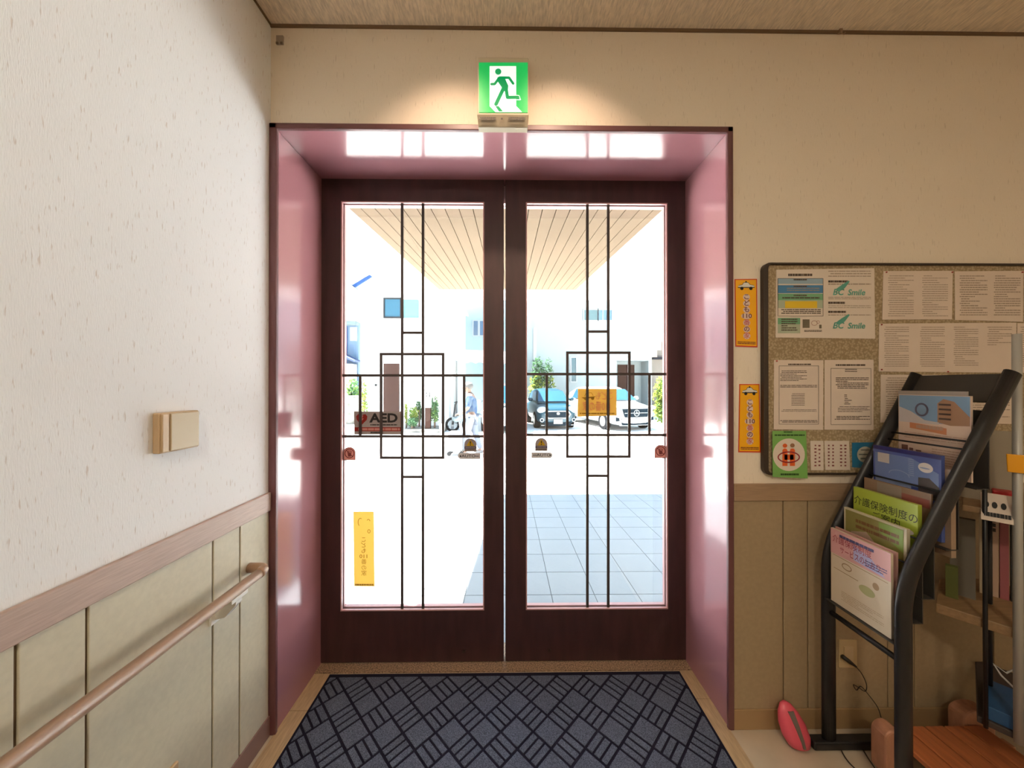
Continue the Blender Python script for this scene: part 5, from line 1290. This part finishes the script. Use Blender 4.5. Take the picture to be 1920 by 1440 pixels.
# ---- person walking past the carport
YP = 8.1
def PP(px, py, dy=0.0): return PY(px, py, YP + dy)
pr_ = thing('person', (PP(884, 850).x, YP, -0.2), 'person with short grey hair in a dark blue patterned top and light trousers walking left', 'person')
def skin(name, verts, edges, radii, m, parent, root=0, sub=2):
    me = bpy.data.meshes.new(name); me.from_pydata([tuple(v) for v in verts], edges, []); me.update()
    o = bpy.data.objects.new(name, me); C.objects.link(o); me.materials.append(m)
    md = o.modifiers.new('skin', 'SKIN'); md.use_smooth_shade = True
    for i, r in enumerate(radii):
        me.skin_vertices[0].data[i].radius = (r, r) if isinstance(r, (int, float)) else r
        me.skin_vertices[0].data[i].use_root = (i == root)
    s_ = o.modifiers.new('sub', 'SUBSURF'); s_.levels = sub; s_.render_levels = sub
    o.parent = parent; o.matrix_parent_inverse = world_of(parent).inverted()
    return o
bx = PP(884, 800).x; g0 = -0.2
def B_(x, y, z): return Vector((bx + x, YP + y, g0 + z))
SKIN = mat('skin', (0.15, 0.09, 0.065), 0.6)
# one continuous body: pelvis, torso, neck, head, arms, legs
bv = [B_(0.0, 0, 0.92), B_(0.0, 0, 1.08), B_(-0.01, 0, 1.28), B_(-0.02, 0, 1.40), B_(-0.05, 0, 1.47), B_(-0.075, 0, 1.53), B_(-0.085, 0, 1.60),
      B_(-0.02, -0.17, 1.36), B_(-0.05, -0.21, 1.12), B_(-0.22, -0.17, 0.98), B_(-0.29, -0.15, 0.965),
      B_(-0.02, 0.17, 1.36), B_(-0.03, 0.21, 1.12), B_(-0.20, 0.16, 0.99), B_(-0.27, 0.14, 0.975),
      B_(-0.01, -0.09, 0.86), B_(-0.10, -0.09, 0.48), B_(-0.13, -0.09, 0.09), B_(-0.24, -0.09, 0.04),
      B_(0.01, 0.09, 0.86), B_(0.09, 0.09, 0.48), B_(0.21, 0.09, 0.11), B_(0.11, 0.09, 0.05)]
be = [(0,1),(1,2),(2,3),(3,4),(4,5),(5,6),(3,7),(7,8),(8,9),(9,10),(3,11),(11,12),(12,13),(13,14),(0,15),(15,16),(16,17),(17,18),(0,19),(19,20),(20,21),(21,22)]
br = [0.135, 0.125, 0.14, 0.11, 0.055, 0.075, 0.085, 0.055, 0.042, 0.03, 0.028, 0.055, 0.042, 0.03, 0.028, 0.085, 0.062, 0.045, 0.04, 0.085, 0.062, 0.045, 0.04]
skin('body', bv, be, br, SKIN, pr_)
# clothes follow the same skeleton a little wider
def wear(name, idx, m, extra):
    mp_ = {i: k for k, i in enumerate(idx)}
    skin(name, [bv[i] for i in idx], [(mp_[a], mp_[b]) for a, b in be if a in mp_ and b in mp_], [br[i] + extra for i in idx], m, pr_)
wear('shirt', [0, 1, 2, 3, 7, 8, 11, 12], mat('shirt_blue', (0.012, 0.03, 0.075), 0.9, spec=0.05, noise=0.9, nscale=14, alt=(0.08, 0.11, 0.14)), 0.018)
wear('trousers', [0, 15, 16, 17, 19, 20, 21], mat('trousers_pale', (0.09, 0.11, 0.15), 0.8), 0.018)
hd = B_(-0.09, 0, 1.60)
MB().ball(hd + Vector((0.02, 0, 0.03)), (0.115, 0.092, 0.10), 18, 10).build('hair', mat('hair_grey', (0.06, 0.06, 0.06), 0.8), pr_, smooth=True)
MB().ball(hd + Vector((-0.03, 0, -0.02)), (0.082, 0.074, 0.105), 18, 12).ball(hd + Vector((-0.112, 0, -0.02)), (0.018, 0.012, 0.02), 8, 6).ball(hd + Vector((0.0, -0.078, -0.02)), (0.02, 0.012, 0.032), 8, 6).build('face', SKIN, pr_, smooth=True)
MB().ball(hd + Vector((-0.098, -0.032, 0.008)), (0.008, 0.010, 0.007), 8, 6).ball(hd + Vector((-0.098, 0.032, 0.008)), (0.008, 0.010, 0.007), 8, 6).build('eyes', DK, pr_)
MB().ball(hd + Vector((-0.101, 0, -0.065)), (0.008, 0.022, 0.005), 8, 6).build('mouth', mat('lips', (0.192, 0.072, 0.058), 0.6), pr_)
for s_ in (-1, 1):
    wr = B_(-0.27, 0.155*s_, 0.972)
    q = MB()
    for k in range(4):
        a = wr + Vector((-0.02, (k-1.5)*0.016, 0.004)); q.tube([a, a + Vector((-0.05, 0, -0.006)), a + Vector((-0.062 - 0.004*(1.5-abs(k-1.5)), 0, -0.03)), a + Vector((-0.045, 0, -0.045))], [0.009, 0.0085, 0.008, 0.007], 8)
    q.tube([wr + Vector((-0.01, -0.03*s_, 0)), wr + Vector((-0.04, -0.038*s_, -0.02)), wr + Vector((-0.05, -0.03*s_, -0.035))], [0.010, 0.009, 0.008], 8)
    q.ball(wr + Vector((-0.01, 0, 0)), (0.045, 0.034, 0.018), 12, 8); q.build('hand', SKIN, pr_, smooth=True)
for (x, y, z) in ((-0.17, -0.09, 0.0), (0.17, 0.09, 0.015)):
    MB().ball(B_(x, y, z + 0.045), (0.13, 0.05, 0.05), 16, 8).build('shoe', mat('shoe_white', (0.15, 0.15, 0.16), 0.6), pr_, smooth=True)
# wheeled walking frame the person pushes
tr = thing('wheeled_shopping_cart', (bx - 0.32, YP, -0.2), 'white wheeled shopping cart pushed by the walking person', 'cart')
zb2 = -0.2
MB().loft([[Vector((bx - 0.36 + sx*a_, YP + sy*b_, zb2 + z)) for sx, sy in ((-1,-1),(1,-1),(1,1),(-1,1))] for z, a_, b_ in ((0.10, 0.13, 0.12), (0.12, 0.16, 0.15), (0.52, 0.17, 0.16), (0.56, 0.14, 0.13))]).build('bag', mat('cart_white', (0.12, 0.13, 0.15), 0.7), tr, bevel=0.02)
for s_ in (-1, 1):
    MB().tube([(bx - 0.20, YP + s_*0.13, zb2 + 0.05), (bx - 0.24, YP + s_*0.14, zb2 + 0.6), (bx - 0.29, YP + s_*0.155, zb2 + 0.94)], 0.011, 8).build('handle_tube', WFR, tr, smooth=True)
    for dx in (-0.5, -0.22): MB().tube([(bx + dx, YP + s_*0.16 - 0.012, zb2 + 0.055), (bx + dx, YP + s_*0.16 + 0.012, zb2 + 0.055)], 0.055, 14).build('wheel', DKL, tr)
MB().tube([(bx - 0.30, YP - 0.19, zb2 + 0.945), (bx - 0.30, YP + 0.19, zb2 + 0.945)], 0.014, 8).build('handlebar', DKL, tr, smooth=True)
